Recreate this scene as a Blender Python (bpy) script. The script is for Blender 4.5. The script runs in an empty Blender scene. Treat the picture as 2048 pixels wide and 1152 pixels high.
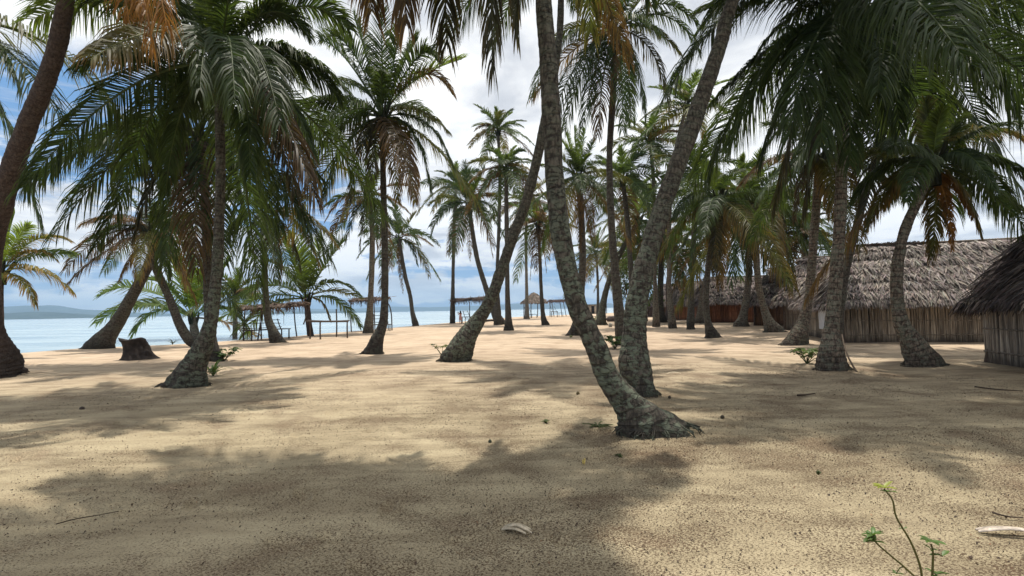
import bpy, math, random
import numpy as np
from mathutils import Vector, Matrix, Euler

R = math.radians
sc = bpy.context.scene
COL = sc.collection

# ------------------------------------------------------------------ camera
CAM_H, FPX, W, H = 1.55, 1024.0, 2048.0, 1152.0
PITCH, ROLL = R(2.4), R(-1.1)
cam_d = bpy.data.cameras.new('camera')
cam_d.sensor_width = 36.0
cam_d.lens = 36.0 * FPX / W
cam_d.clip_start = 0.05
cam_d.clip_end = 40000
cam = bpy.data.objects.new('camera', cam_d)
COL.objects.link(cam)
cam.matrix_world = (Matrix.Translation((0, 0, CAM_H)) @ Euler((R(90) + PITCH, 0, 0)).to_matrix().to_4x4()
                    @ Matrix.Rotation(ROLL, 4, 'Z'))
sc.camera = cam
CR = np.array(cam.matrix_world.to_3x3())

# ------------------------------------------------------------------ world, sun, exposure
SUN_AZ, SUN_EL = R(14), R(76)          # azimuth clockwise from +Y
sun_dir = np.array((math.sin(SUN_AZ) * math.cos(SUN_EL), math.cos(SUN_AZ) * math.cos(SUN_EL), math.sin(SUN_EL)))
sc.view_settings.view_transform = 'Standard'
sc.view_settings.look = 'None'
sc.view_settings.gamma = 1
sc.view_settings.exposure = 0.0

sl = bpy.data.lights.new('sun', 'SUN')
sl.energy = 4.9
sl.angle = R(0.8)
sl.color = (1.0, 0.94, 0.84)
so = bpy.data.objects.new('sun', sl)
COL.objects.link(so)
so.rotation_euler = Vector(sun_dir).to_track_quat('Z', 'Y').to_euler()
so.location = (0, 0, 60)

world = bpy.data.worlds.new('World')
sc.world = world
world.use_nodes = True


class NT:
    """tiny helper round a node tree"""
    def __init__(s, tree):
        s.t = tree
        s.n = tree.nodes
        s.n.clear()

    def add(s, typ, **kw):
        n = s.n.new(typ)
        for k, v in kw.items():
            if k.startswith('i_'):
                n.inputs[k[2:].replace('_', ' ')].default_value = v
            else:
                setattr(n, k, v)
        return n

    def link(s, a, b):
        s.t.links.new(a, b)

    def val(s, x, sock):
        if isinstance(x, (int, float)):
            sock.default_value = x
        elif isinstance(x, tuple):
            sock.default_value = x if len(x) == 4 or sock.type == 'VECTOR' else (*x, 1)
        else:
            s.link(x, sock)

    def math(s, op, a, b=0.0, c=None, clamp=False):
        n = s.add('ShaderNodeMath', operation=op, use_clamp=clamp)
        s.val(a, n.inputs[0])
        s.val(b, n.inputs[1])
        if c is not None:
            s.val(c, n.inputs[2])
        return n.outputs[0]

    def noise(s, vec, scale, detail=4.0, rough=0.55, dist=0.0):
        n = s.add('ShaderNodeTexNoise')
        n.inputs['Scale'].default_value = scale
        n.inputs['Detail'].default_value = detail
        n.inputs['Roughness'].default_value = rough
        n.inputs['Distortion'].default_value = dist
        if vec is not None:
            s.link(vec, n.inputs['Vector'])
        return n.outputs['Fac']

    def ramp(s, fac, lo, hi, a=0.0, b=1.0):
        n = s.add('ShaderNodeMapRange', interpolation_type='SMOOTHSTEP')
        s.val(fac, n.inputs[0])
        n.inputs[1].default_value = lo
        n.inputs[2].default_value = hi
        n.inputs[3].default_value = a
        n.inputs[4].default_value = b
        return n.outputs[0]

    def mix(s, f, a, b, blend='MIX'):
        n = s.add('ShaderNodeMix', data_type='RGBA', blend_type=blend)
        s.val(f, n.inputs[0])
        s.val(a, n.inputs[6])
        s.val(b, n.inputs[7])
        return n.outputs[2]

    def mapping(s, vec, scale=(1, 1, 1), loc=(0, 0, 0)):
        n = s.add('ShaderNodeMapping')
        s.link(vec, n.inputs[0])
        n.inputs['Scale'].default_value = scale
        n.inputs['Location'].default_value = loc
        return n.outputs[0]

    def bump(s, height, strength, dist):
        n = s.add('ShaderNodeBump')
        s.link(height, n.inputs['Height'])
        n.inputs['Strength'].default_value = strength
        n.inputs['Distance'].default_value = dist
        return n.outputs[0]

    def principled(s, base, rough=0.7, normal=None, spec=0.3):
        p = s.add('ShaderNodeBsdfPrincipled')
        s.val(base, p.inputs['Base Color'])
        s.val(rough, p.inputs['Roughness'])
        p.inputs['Specular IOR Level'].default_value = spec
        if normal is not None:
            s.link(normal, p.inputs['Normal'])
        return p

    def out(s, shader):
        o = s.add('ShaderNodeOutputMaterial')
        s.link(shader, o.inputs['Surface'])


def build_sky():
    n = NT(world.node_tree)
    tc = n.add('ShaderNodeTexCoord')
    sky = n.add('ShaderNodeTexSky', sky_type='NISHITA', sun_disc=False, sun_elevation=SUN_EL, sun_rotation=SUN_AZ,
                altitude=0.0, air_density=1.0, dust_density=0.6, ozone_density=2.0)
    nv = n.add('ShaderNodeVectorMath', operation='NORMALIZE')
    n.link(tc.outputs['Generated'], nv.inputs[0])
    sp = n.add('ShaderNodeSeparateXYZ')
    n.link(nv.outputs[0], sp.inputs[0])
    x, y, z = sp.outputs
    zc = n.math('MAXIMUM', z, 0.0)
    den = n.math('ADD', zc, 0.16)
    cx = n.math('DIVIDE', x, den)
    cy = n.math('DIVIDE', y, den)
    cmb = n.add('ShaderNodeCombineXYZ')
    n.link(cx, cmb.inputs[0])
    n.link(cy, cmb.inputs[1])
    # upper veil of cloud: thick overhead and to the right, breaking up to the left and lower down
    veil = n.noise(n.mapping(cmb.outputs[0], (1, 1, 1), (3.1, 1.7, 0)), 1.1, 9, 0.58, 0.6)
    bias = n.math('MULTIPLY', n.ramp(n.math('ADD', z, n.math('MULTIPLY', x, 0.30)), 0.08, 0.27), 0.46)
    vm = n.ramp(n.math('ADD', veil, bias), 0.55, 0.80)
    # heaps of cumulus low over the sea
    az = n.add('ShaderNodeCombineXYZ')
    n.link(n.math('ARCTAN2', x, y), az.inputs[0])
    n.link(n.math('MULTIPLY', z, 2.6), az.inputs[1])
    cum = n.noise(n.mapping(az.outputs[0], (1, 1, 1), (3.7, 1.9, 0)), 5.0, 10, 0.6, 0.25)
    band = n.math('MULTIPLY', n.ramp(z, 0.0, 0.03), n.ramp(z, 0.12, 0.30, 1, 0))
    cm = n.ramp(n.math('ADD', cum, n.math('MULTIPLY', band, 0.20)), 0.60, 0.68)
    cm = n.math('MULTIPLY', cm, n.ramp(z, 0.20, 0.34, 1, 0))
    # thin streaks
    stv = n.noise(n.mapping(az.outputs[0], (1.2, 7.0, 1), (5.3, 0.7, 0)), 2.6, 7, 0.6, 0.4)
    st = n.math('MULTIPLY', n.ramp(stv, 0.50, 0.70), 0.6)
    mask = n.math('MAXIMUM', n.math('MAXIMUM', vm, cm), st)
    shade = n.noise(n.mapping(cmb.outputs[0], (1, 1, 1), (7.0, 2.0, 0)), 1.9, 6, 0.55, 0.3)
    shade2 = n.noise(n.mapping(az.outputs[0], (1, 1.6, 1), (3.75, 2.0, 0)), 6.0, 8, 0.55, 0.2)
    s_mix = n.math('ADD', n.math('MULTIPLY', shade, n.ramp(z, 0.15, 0.3)), n.math('MULTIPLY', shade2, n.ramp(z, 0.15, 0.3, 1, 0)))
    ccol = n.mix(n.ramp(s_mix, 0.36, 0.58), (6.9, 7.2, 7.8, 1), (12.0, 12.0, 11.9, 1))
    # the glow of the sun through the cloud near the sun
    dt = n.add('ShaderNodeVectorMath', operation='DOT_PRODUCT')
    n.link(nv.outputs[0], dt.inputs[0])
    dt.inputs[1].default_value = tuple(sun_dir)
    ccol = n.mix(n.ramp(dt.outputs['Value'], 0.74, 0.99, 0, 0.8), ccol, (11, 10.8, 10.2, 1))
    blue = n.mix(0.75, sky.outputs[0], (1.9, 4.3, 8.2, 1))
    colr = n.mix(mask, blue, ccol)
    bg = n.add('ShaderNodeBackground')
    n.link(colr, bg.inputs[0])
    bg.inputs[1].default_value = 0.1
    o = n.add('ShaderNodeOutputWorld')
    n.link(bg.outputs[0], o.inputs[0])


build_sky()
sc.cycles.max_bounces = 6
sc.cycles.diffuse_bounces = 3
sc.cycles.glossy_bounces = 2
sc.cycles.transmission_bounces = 4
sc.cycles.volume_bounces = 0
sc.cycles.use_denoising = True

# ------------------------------------------------------------------ helpers
rng = np.random.default_rng(11)
UP = np.array((0, 0, 1.0))


def norm(a):
    a = np.asarray(a, float)
    return a / np.maximum(np.linalg.norm(a, axis=-1, keepdims=True), 1e-9)


def ray(px, py):
    return CR @ np.array(((px - W / 2) / FPX, -(py - H / 2) / FPX, -1.0))


def P(px, py, Y):
    """the real point at distance Y in front of the camera that stands where the photo shows it"""
    d = ray(px, py)
    return np.array((0, 0, CAM_H)) + d * (Y / d[1])


def G0(px, py, z=0.0):
    d = ray(px, py)
    return np.array((0, 0, CAM_H)) + d * ((z - CAM_H) / d[2])


def vnoise(p, seed=0):
    """value noise of (n,3) points"""
    p = np.asarray(p, float)
    i = np.floor(p).astype(np.int64)
    f = p - i
    f = f * f * (3 - 2 * f)
    out = 0
    for dx in (0, 1):
        for dy in (0, 1):
            for dz in (0, 1):
                h = (i[:, 0] + dx) * 374761393 + (i[:, 1] + dy) * 668265263 + (i[:, 2] + dz) * 2147483647 + seed * 974711
                h = (h ^ (h >> 13)) * 1274126177
                h = ((h ^ (h >> 16)) & 0xffff) / 65535.0
                w = (f[:, 0] if dx else 1 - f[:, 0]) * (f[:, 1] if dy else 1 - f[:, 1]) * (f[:, 2] if dz else 1 - f[:, 2])
                out = out + w * h
    return out


def fbm(p, octv=4, seed=0):
    a, s, o = 0.5, 0.0, 0
    p = np.asarray(p, float)
    for k in range(octv):
        s = s + a * (vnoise(p * 2 ** k + k * 17.3, seed + k) - 0.5)
        a *= 0.5
    return s


class Acc:
    """collects quads (and tints) that become ONE mesh object"""
    def __init__(s):
        s.v, s.f, s.c, s.uv, s.n = [], [], [], [], 0

    def add(s, v, f, c, uv=None):
        v = np.asarray(v, float).reshape(-1, 3)
        f = np.asarray(f, np.int64).reshape(-1, 4)
        c = np.asarray(c, float)
        if c.ndim == 1:
            c = np.tile(c[:3], (len(v), 1))
        s.v.append(v)
        s.f.append(f + s.n)
        s.c.append(c.reshape(-1, 3))
        s.uv.append(np.zeros((len(v), 2)) if uv is None else np.asarray(uv, float).reshape(-1, 2))
        s.n += len(v)

    def tube(s, path, rad, sides=8, col=(1, 1, 1), cap=True, lump=0.0, seed=0, level=0.0, squash=1.0):
        path = np.asarray(path, float)
        n = len(path)
        rad = np.broadcast_to(np.asarray(rad, float), (n,))
        T = norm(np.gradient(path, axis=0))
        if level:
            k = np.clip((path[:, 2] - path[0, 2]) / level, 0, 1)[:, None]
            k = k * k * (3 - 2 * k)
            T = norm(UP * (1 - k) + T * k)
        ref = np.array((1.0, 0, 0)) if abs(T[0][0]) < 0.8 else np.array((0, 1.0, 0))
        A = norm(np.cross(T, ref))
        B = np.cross(T, A)
        th = np.linspace(0, 2 * math.pi, sides, endpoint=False)
        dirs = A[:, None] * np.cos(th)[None, :, None] + B[:, None] * np.sin(th)[None, :, None]
        rr = rad[:, None] * np.ones((1, sides))
        if lump:
            q = (path[:, None] + dirs * rad[:, None, None]).reshape(-1, 3)
            rr = rr * (1 + lump * 2 * fbm(q * 3.0, 3, seed).reshape(n, sides))
        off = dirs * rr[..., None]
        if level and squash < 1:
            ln_ = path[min(n - 1, n // 3)] - path[0]
            pd = norm(np.array((-ln_[1], ln_[0], 0)))
            amt = (1 - squash) * (1 - k)
            off = off - (off @ pd)[..., None] * pd * amt[..., None]
            root = 1 + 0.10 * np.sin(th * 5 + seed)[None] * (1 - k) ** 2 + 0.5 * (1 - k) * fbm((path[:, None] + off).reshape(-1, 3) * 5.0, 3, seed + 9).reshape(n, sides)
            off = off * root[..., None]
        v = path[:, None] + off
        idx = np.arange(n * sides).reshape(n, sides)
        a, b = idx[:-1], idx[1:]
        f = np.stack((a, np.roll(a, -1, 1), np.roll(b, -1, 1), b), -1).reshape(-1, 4)
        L = np.concatenate(([0], np.cumsum(np.linalg.norm(np.diff(path, axis=0), axis=1))))
        uv = np.stack((np.broadcast_to(th / (2 * math.pi), (n, sides)), np.broadcast_to(L[:, None], (n, sides))), -1)
        s.add(v.reshape(-1, 3), f, col, uv)
        if cap:
            for k, rev in ((0, True), (n - 1, False)):
                c = path[k]
                vv = np.vstack((v[k], c[None]))
                j = np.arange(sides)
                ff = np.stack((j, np.roll(j, -1), np.full(sides, sides), np.full(sides, sides)), -1)
                if rev:
                    ff = ff[:, [1, 0, 2, 3]]
                s.add(vv, ff, col)

    def pole(s, a, b, r0=0.04, r1=None, col=(1, 1, 1), bend=0.02, sides=7):
        a, b = np.asarray(a, float), np.asarray(b, float)
        r1 = r0 * 0.85 if r1 is None else r1
        t = np.linspace(0, 1, 6)[:, None]
        off = rng.normal(size=3) * bend * np.linalg.norm(b - a)
        s.tube(a + (b - a) * t + off * np.sin(t * math.pi), r0 + (r1 - r0) * t[:, 0], sides, col)

    def box(s, c, u, v, w, col=(1, 1, 1)):
        c, u, v, w = (np.asarray(k, float) for k in (c, u, v, w))
        vs = [c + i * u + j * v + k * w for i in (-1, 1) for j in (-1, 1) for k in (-1, 1)]
        s.add(vs, [(0, 1, 3, 2), (4, 6, 7, 5), (0, 4, 5, 1), (2, 3, 7, 6), (0, 2, 6, 4), (1, 5, 7, 3)], col)

    def ball(s, c, r, col=(1, 1, 1), sq=(1, 1, 1), lump=0.0, n=9, seed=0):
        c = np.asarray(c, float)
        ph = np.linspace(0.02, math.pi - 0.02, n)
        th = np.linspace(0, 2 * math.pi, 2 * n, endpoint=False)
        d = np.stack((np.sin(ph)[:, None] * np.cos(th), np.sin(ph)[:, None] * np.sin(th), np.cos(ph)[:, None] * np.ones_like(th)), -1)
        rr = r * (1 + lump * 2 * fbm((d * 2 + seed * 3.3).reshape(-1, 3), 3, seed)).reshape(n, 2 * n)
        v = c + d * rr[..., None] * np.array(sq)
        idx = np.arange(n * 2 * n).reshape(n, 2 * n)
        a, b = idx[:-1], idx[1:]
        s.add(v.reshape(-1, 3), np.stack((a, b, np.roll(b, -1, 1), np.roll(a, -1, 1)), -1).reshape(-1, 4), col)

    def build(s, name, mat, parent=None, smooth=False):
        v = np.concatenate(s.v)
        f = np.concatenate(s.f)
        c = np.concatenate(s.c)
        uv = np.concatenate(s.uv)
        if parent is not None:
            v = v - np.array(ORG[parent.name])
            loc = (0, 0, 0)
        else:
            loc = v.mean(0)
            loc[2] = v[:, 2].min()
            v = v - loc
        tri = f[:, 2] == f[:, 3]
        q, t = f[~tri], f[tri][:, :3]
        me = bpy.data.meshes.new(name)
        me.vertices.add(len(v))
        me.vertices.foreach_set('co', v.astype(np.float32).ravel())
        lv = np.concatenate((q.ravel(), t.ravel()))
        me.loops.add(len(lv))
        me.loops.foreach_set('vertex_index', lv.astype(np.int32))
        ls = np.concatenate((np.arange(len(q)) * 4, len(q) * 4 + np.arange(len(t)) * 3))
        me.polygons.add(len(ls))
        me.polygons.foreach_set('loop_start', ls.astype(np.int32))
        if smooth:
            me.polygons.foreach_set('use_smooth', np.ones(len(ls), bool))
        me.update(calc_edges=True)
        ca = me.color_attributes.new('tint', 'FLOAT_COLOR', 'POINT')
        ca.data.foreach_set('color', np.hstack((c, np.ones((len(c), 1)))).astype(np.float32).ravel())
        ul = me.uv_layers.new(name='UVMap')
        ul.data.foreach_set('uv', uv[lv].astype(np.float32).ravel())
        me.materials.append(mat)
        o = bpy.data.objects.new(name, me)
        COL.objects.link(o)
        if parent is not None:
            o.parent = parent
        ORG[o.name] = tuple(np.array(ORG[parent.name]) if parent is not None else loc)
        o.location = loc
        return o


ORG = {}


def thing(name, label, cat, loc, group=None):
    o = bpy.data.objects.new(name, None)
    o.empty_display_size = 0.3
    COL.objects.link(o)
    o.location = tuple(loc)
    ORG[o.name] = tuple(loc)
    o['label'] = label
    o['category'] = cat
    if group:
        o['group'] = group
    return o


def tag(o, label, cat, group=None):
    o['label'] = label
    o['category'] = cat
    if group:
        o['group'] = group
    return o


def struct(o, kind='structure'):
    o['kind'] = kind
    return o


# ------------------------------------------------------------------ materials
def new_mat(name):
    m = bpy.data.materials.new(name)
    m.use_nodes = True
    return m, NT(m.node_tree)


def mat_leaf():
    m, n = new_mat('palm_leaf')
    at = n.add('ShaderNodeAttribute', attribute_name='tint')
    ge = n.add('ShaderNodeNewGeometry')
    v = n.ramp(n.noise(ge.outputs['Position'], 3.0, 3), 0.3, 0.7, 0.75, 1.25)
    hs = n.add('ShaderNodeHueSaturation')
    n.link(at.outputs['Color'], hs.inputs['Color'])
    n.link(v, hs.inputs['Value'])
    p = n.principled(hs.outputs[0], 0.52, None, 0.28)
    tr = n.add('ShaderNodeBsdfTranslucent')
    n.link(n.mix(1.0, hs.outputs[0], (2.0, 1.85, 0.75, 1), "MULTIPLY"), tr.inputs[0])
    mx = n.add('ShaderNodeMixShader')
    mx.inputs[0].default_value = 0.38
    n.link(p.outputs[0], mx.inputs[1])
    n.link(tr.outputs[0], mx.inputs[2])
    n.out(mx.outputs[0])
    return m


def mat_bark(name, bark, dark, lichen, lich_amt, ring, base_dark, crack_amt=0.25, lich_top=1.0):
    """palm bark: leaf-scar rings, cracks, lichen patches, a dark root zone"""
    m, n = new_mat(name)
    tc = n.add('ShaderNodeTexCoord')
    uv = n.add('ShaderNodeUVMap', uv_map='UVMap')
    sp = n.add('ShaderNodeSeparateXYZ')
    n.link(uv.outputs[0], sp.inputs[0])
    obj = tc.outputs['Object']
    wob = n.math('MULTIPLY', n.noise(obj, 3.0, 3), 0.11)
    ph = n.math('MULTIPLY', n.math('ADD', sp.outputs[1], wob), 2 * math.pi / 0.13)
    rg = n.math('SINE', ph)
    rings = n.ramp(rg, 0.55, 0.98)
    fine = n.noise(n.mapping(obj, (1, 1, 0.35)), 26, 5, 0.65)
    big = n.noise(obj, 3.4, 4, 0.6)
    c = n.mix(n.ramp(fine, 0.35, 0.7), dark, bark)
    c = n.mix(n.math('MULTIPLY', rings, ring), c, dark)
    lm = n.math('MULTIPLY', n.ramp(n.math('ADD', n.math('MULTIPLY', n.noise(n.mapping(obj, (1, 1, 1.5)), 8.0, 7, 0.66, 0.6), 0.75), n.math('MULTIPLY', big, 0.35)), 0.53, 0.60), n.math('MULTIPLY', n.ramp(sp.outputs[1], 1.6, 4.2, 1, lich_top), lich_amt))
    lcol = n.mix(n.noise(obj, 17, 3), lichen, tuple(min(1, k * 1.55) for k in lichen))
    c = n.mix(lm, c, lcol)
    vo = n.add('ShaderNodeTexVoronoi', feature='DISTANCE_TO_EDGE')
    n.link(n.mapping(obj, (1, 1, 2.2)), vo.inputs['Vector'])
    vo.inputs['Scale'].default_value = 7.0
    vo.inputs['Randomness'].default_value = 1.0
    crack = n.math('MULTIPLY', n.ramp(n.math('ADD', vo.outputs['Distance'], n.math('MULTIPLY', n.math('SUBTRACT', fine, 0.5), 0.35)), 0.0, 0.10, 1, 0), n.ramp(big, 0.42, 0.62))
    c = n.mix(n.math('MULTIPLY', crack, crack_amt), c, (0.012, 0.011, 0.010))
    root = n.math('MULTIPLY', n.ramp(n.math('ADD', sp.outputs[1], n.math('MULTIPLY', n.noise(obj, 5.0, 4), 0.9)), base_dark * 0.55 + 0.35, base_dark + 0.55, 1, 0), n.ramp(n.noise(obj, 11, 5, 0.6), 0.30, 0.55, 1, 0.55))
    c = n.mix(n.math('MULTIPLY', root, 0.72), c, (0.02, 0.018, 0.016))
    hgt = n.math('ADD', n.math('MULTIPLY', fine, 0.5), n.math('ADD', n.math('MULTIPLY', rings, -0.5 * ring), n.math('ADD', n.math('MULTIPLY', crack, -0.7), n.math('MULTIPLY', lm, 0.3))))
    p = n.principled(c, 0.88, n.bump(hgt, 0.9, 0.02), 0.2)
    n.out(p.outputs[0])
    return m


def mat_tint(name, rough=0.85, spec=0.15, nscale=14.0, bump=0.5, var=0.35, trans=0.0):
    """colour from the mesh's own tint, broken up by grain"""
    m, n = new_mat(name)
    at = n.add('ShaderNodeAttribute', attribute_name='tint')
    tc = n.add('ShaderNodeTexCoord')
    f = n.noise(tc.outputs['Object'], nscale, 5, 0.62)
    hs = n.add('ShaderNodeHueSaturation')
    n.link(at.outputs['Color'], hs.inputs['Color'])
    n.link(n.ramp(f, 0.3, 0.7, 1 - var, 1 + var), hs.inputs['Value'])
    p = n.principled(hs.outputs[0], rough, n.bump(f, bump, 0.01), spec)
    if trans:
        tr = n.add('ShaderNodeBsdfTranslucent')
        n.link(n.mix(1.0, hs.outputs[0], (1.6, 1.6, 0.8, 1), 'MULTIPLY'), tr.inputs[0])
        mx = n.add('ShaderNodeMixShader')
        mx.inputs[0].default_value = trans
        n.link(p.outputs[0], mx.inputs[1])
        n.link(tr.outputs[0], mx.inputs[2])
        n.out(mx.outputs[0])
    else:
        n.out(p.outputs[0])
    return m


def mat_cane():
    m, n = new_mat('cane_wall')
    at = n.add('ShaderNodeAttribute', attribute_name='tint')
    tc = n.add('ShaderNodeTexCoord')
    sp = n.add('ShaderNodeSeparateXYZ')
    n.link(tc.outputs['Object'], sp.inputs[0])
    f = n.noise(n.mapping(tc.outputs['Object'], (9, 9, 0.9)), 2.2, 5, 0.6)
    c = n.mix(n.ramp(f, 0.35, 0.72), n.mix(1.0, at.outputs['Color'], (0.45, 0.42, 0.40, 1), 'MULTIPLY'), at.outputs['Color'])
    # splashed mud and rot along the foot of the wall
    mud = n.ramp(n.math('ADD', sp.outputs[2], n.math('MULTIPLY', n.noise(tc.outputs['Object'], 3.5, 4), 0.35)), 0.22, 0.55, 0.7, 0)
    c = n.mix(mud, c, (0.035, 0.026, 0.02))
    p = n.principled(c, 0.8, n.bump(f, 0.5, 0.01), 0.2)
    n.out(p.outputs[0])
    return m


def mat_sand():
    m, n = new_mat('sand')
    ge = n.add('ShaderNodeNewGeometry')
    pos = ge.outputs['Position']
    sp = n.add('ShaderNodeSeparateXYZ')
    n.link(pos, sp.inputs[0])
    patch = n.noise(pos, 0.32, 4, 0.6, 0.5)
    patch2 = n.noise(n.mapping(pos, (1, 1, 1), (9, 4, 0)), 1.1, 5, 0.62, 0.4)
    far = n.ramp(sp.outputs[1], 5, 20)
    tan = n.mix(n.ramp(patch, 0.35, 0.65), (0.335, 0.28, 0.185), (0.415, 0.35, 0.235))  # near tone also lowered to deepen the shade on the foreground sand
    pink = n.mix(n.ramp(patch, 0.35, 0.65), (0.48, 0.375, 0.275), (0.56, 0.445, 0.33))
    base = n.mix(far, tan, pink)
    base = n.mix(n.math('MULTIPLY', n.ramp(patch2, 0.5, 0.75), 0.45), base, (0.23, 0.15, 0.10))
    rot = n.add('ShaderNodeMapping')
    n.link(pos, rot.inputs[0])
    rot.inputs['Rotation'].default_value = (0, 0, R(-18))
    rot.inputs['Scale'].default_value = (0.5, 2.6, 1)
    streak = n.noise(rot.outputs[0], 1.3, 5, 0.6, 0.5)
    base = n.mix(1.0, base, n.mix(n.ramp(streak, 0.34, 0.66), (0.80, 0.78, 0.77), (1.12, 1.12, 1.12)), 'MULTIPLY')
    # dark drifts of rotted leaf, drawn out along the sweep of the rake
    rot2 = n.add('ShaderNodeMapping')
    n.link(pos, rot2.inputs[0])
    rot2.inputs['Rotation'].default_value = (0, 0, R(-24))
    rot2.inputs['Scale'].default_value = (0.45, 1.3, 1)
    rot2.inputs['Location'].default_value = (3.3, 1.2, 0)
    drift = n.math('MULTIPLY', n.ramp(n.noise(rot2.outputs[0], 1.5, 6, 0.68, 0.8), 0.60, 0.74), n.ramp(n.noise(pos, 14, 4, 0.6), 0.35, 0.6))
    base = n.mix(n.math('MULTIPLY', drift, 0.75), base, (0.085, 0.06, 0.045))
    # trodden-in crumbs of bark and leaf: thick in patches, thin where the sand is swept
    dens = n.math('ADD', n.math('MULTIPLY', n.ramp(patch2, 0.36, 0.62), 0.75), n.math('MULTIPLY', n.ramp(sp.outputs[0], -3.0, 0.5), 0.45))
    c1 = n.noise(n.mapping(pos, (1, 1, 0.01)), 60.0, 3, 0.6, 0.6)
    c2 = n.noise(n.mapping(pos, (0.6, 1.3, 0.01), (5, 2, 0)), 95.0, 2, 0.6, 0.3)
    th = n.math('SUBTRACT', 0.66, n.math('MULTIPLY', dens, 0.11))
    fade = n.ramp(sp.outputs[1], 7, 18, 1, 0.25)
    crumbs = n.math('MULTIPLY', n.math('SUBTRACT', c1, th), 22.0, clamp=True)
    crumbs2 = n.math('MULTIPLY', n.math('SUBTRACT', c2, n.math('SUBTRACT', 0.63, n.math('MULTIPLY', dens, 0.10))), 16.0, clamp=True)
    cr = n.math('MULTIPLY', n.math('MAXIMUM', crumbs, crumbs2), fade)
    c = n.mix(n.math('MULTIPLY', cr, 0.85), base, n.mix(n.noise(pos, 20, 2), (0.05, 0.032, 0.022), (0.11, 0.06, 0.035)))
    grit = n.noise(pos, 160, 3, 0.7)
    c = n.mix(1.0, c, n.mix(grit, (0.78, 0.77, 0.76), (1.2, 1.2, 1.18)), 'MULTIPLY')
    # wet sand by the water
    wet = n.ramp(sp.outputs[2], -0.36, -0.22, 0.6, 0)
    c = n.mix(wet, c, (0.16, 0.12, 0.08))
    soft = n.noise(pos, 5.5, 5, 0.6)
    hgt = n.math('ADD', n.math('MULTIPLY', soft, 0.45), n.math('ADD', n.math('MULTIPLY', grit, 0.10), n.math('MULTIPLY', cr, 0.12)))
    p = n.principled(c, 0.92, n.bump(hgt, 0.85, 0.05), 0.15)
    n.out(p.outputs[0])
    return m


def mat_water():
    m, n = new_mat('sea_water')
    ge = n.add('ShaderNodeNewGeometry')
    pos = ge.outputs['Position']
    rip = n.noise(n.mapping(pos, (0.7, 1.6, 1)), 1.6, 6, 0.6, 0.3)
    sw = n.noise(n.mapping(pos, (0.05, 0.16, 1)), 1.0, 4, 0.6)
    c = n.mix(n.ramp(sw, 0.3, 0.7), (0.25, 0.35, 0.41), (0.36, 0.45, 0.49))
    hgt = n.math('ADD', rip, n.math('MULTIPLY', sw, 1.2))
    p = n.principled(c, n.ramp(sw, 0.3, 0.7, 0.12, 0.26), n.bump(hgt, 0.6, 0.14), 0.5)
    p.inputs['IOR'].default_value = 1.33
    n.out(p.outputs[0])
    return m


def mat_hill():
    m, n = new_mat('forested_hill')
    ge = n.add('ShaderNodeNewGeometry')
    f = n.noise(ge.outputs['Position'], 0.012, 8, 0.65)
    p = n.principled(n.mix(n.ramp(f, 0.35, 0.65), (0.018, 0.034, 0.030), (0.042, 0.064, 0.045)), 0.9, n.bump(f, 1.0, 20.0), 0.1)  # distance haze is partly put into this dark bluish base
    n.out(p.outputs[0])
    return m


LEAF = mat_leaf()
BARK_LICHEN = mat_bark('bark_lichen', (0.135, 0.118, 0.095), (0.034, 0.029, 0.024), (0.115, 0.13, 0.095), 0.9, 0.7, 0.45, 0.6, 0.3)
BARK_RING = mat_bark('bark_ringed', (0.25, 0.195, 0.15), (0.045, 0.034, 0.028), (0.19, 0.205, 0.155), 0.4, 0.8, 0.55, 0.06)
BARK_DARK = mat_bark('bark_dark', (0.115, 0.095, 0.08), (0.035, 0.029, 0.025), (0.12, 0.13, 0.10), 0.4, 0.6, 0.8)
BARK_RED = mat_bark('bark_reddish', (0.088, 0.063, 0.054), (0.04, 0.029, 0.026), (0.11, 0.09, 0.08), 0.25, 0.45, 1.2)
WOOD = mat_tint('weathered_wood', 0.8, 0.2, 18, 0.5)
THATCH = mat_tint('thatch', 0.75, 0.25, 9, 0.4, 0.4)
CANE = mat_cane()
SAND = mat_sand()
WATER = mat_water()
HILL = mat_hill()
PLANT = mat_tint('plant_leaf', 0.45, 0.4, 8, 0.2, 0.25, 0.35)
STONE = mat_tint('rock', 0.9, 0.15, 6, 0.8, 0.45)
HUSK = mat_tint('coconut_husk', 0.7, 0.3, 20, 0.4)
SKIN = mat_tint('skin', 0.55, 0.3, 10, 0.1, 0.1)
CLOTH = mat_tint('cloth', 0.85, 0.1, 20, 0.3, 0.15)
TARP = mat_tint('plastic_sheet', 0.35, 0.5, 3, 0.6, 0.15)
PLASTER = mat_tint('board_wall', 0.85, 0.15, 5, 0.3, 0.25)

# ------------------------------------------------------------------ setting: terrain, sea, hills
SHORE_PX = [(-260, 728), (-100, 717), (0, 710), (160, 697), (350, 689), (500, 679), (620, 671), (700, 663), (785, 657), (840, 651),
            (900, 646), (1000, 636.5), (1050, 633), (1140, 629.5), (1220, 626)]
crest = [tuple(G0(a, b)[:2]) for a, b in SHORE_PX]
POLY = np.array([(-40, -60), (-38, 0), (-32, 12)] + crest + [(48, 190), (70, 170), (62, 110), (60, 60), (58, 20), (60, -60)])
FOOT = rng.uniform(size=(260, 4))
FOOT[:, 0] = FOOT[:, 0] * 16 - 8
FOOT[:, 1] = 1.8 + FOOT[:, 1] ** 1.4 * 12


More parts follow.
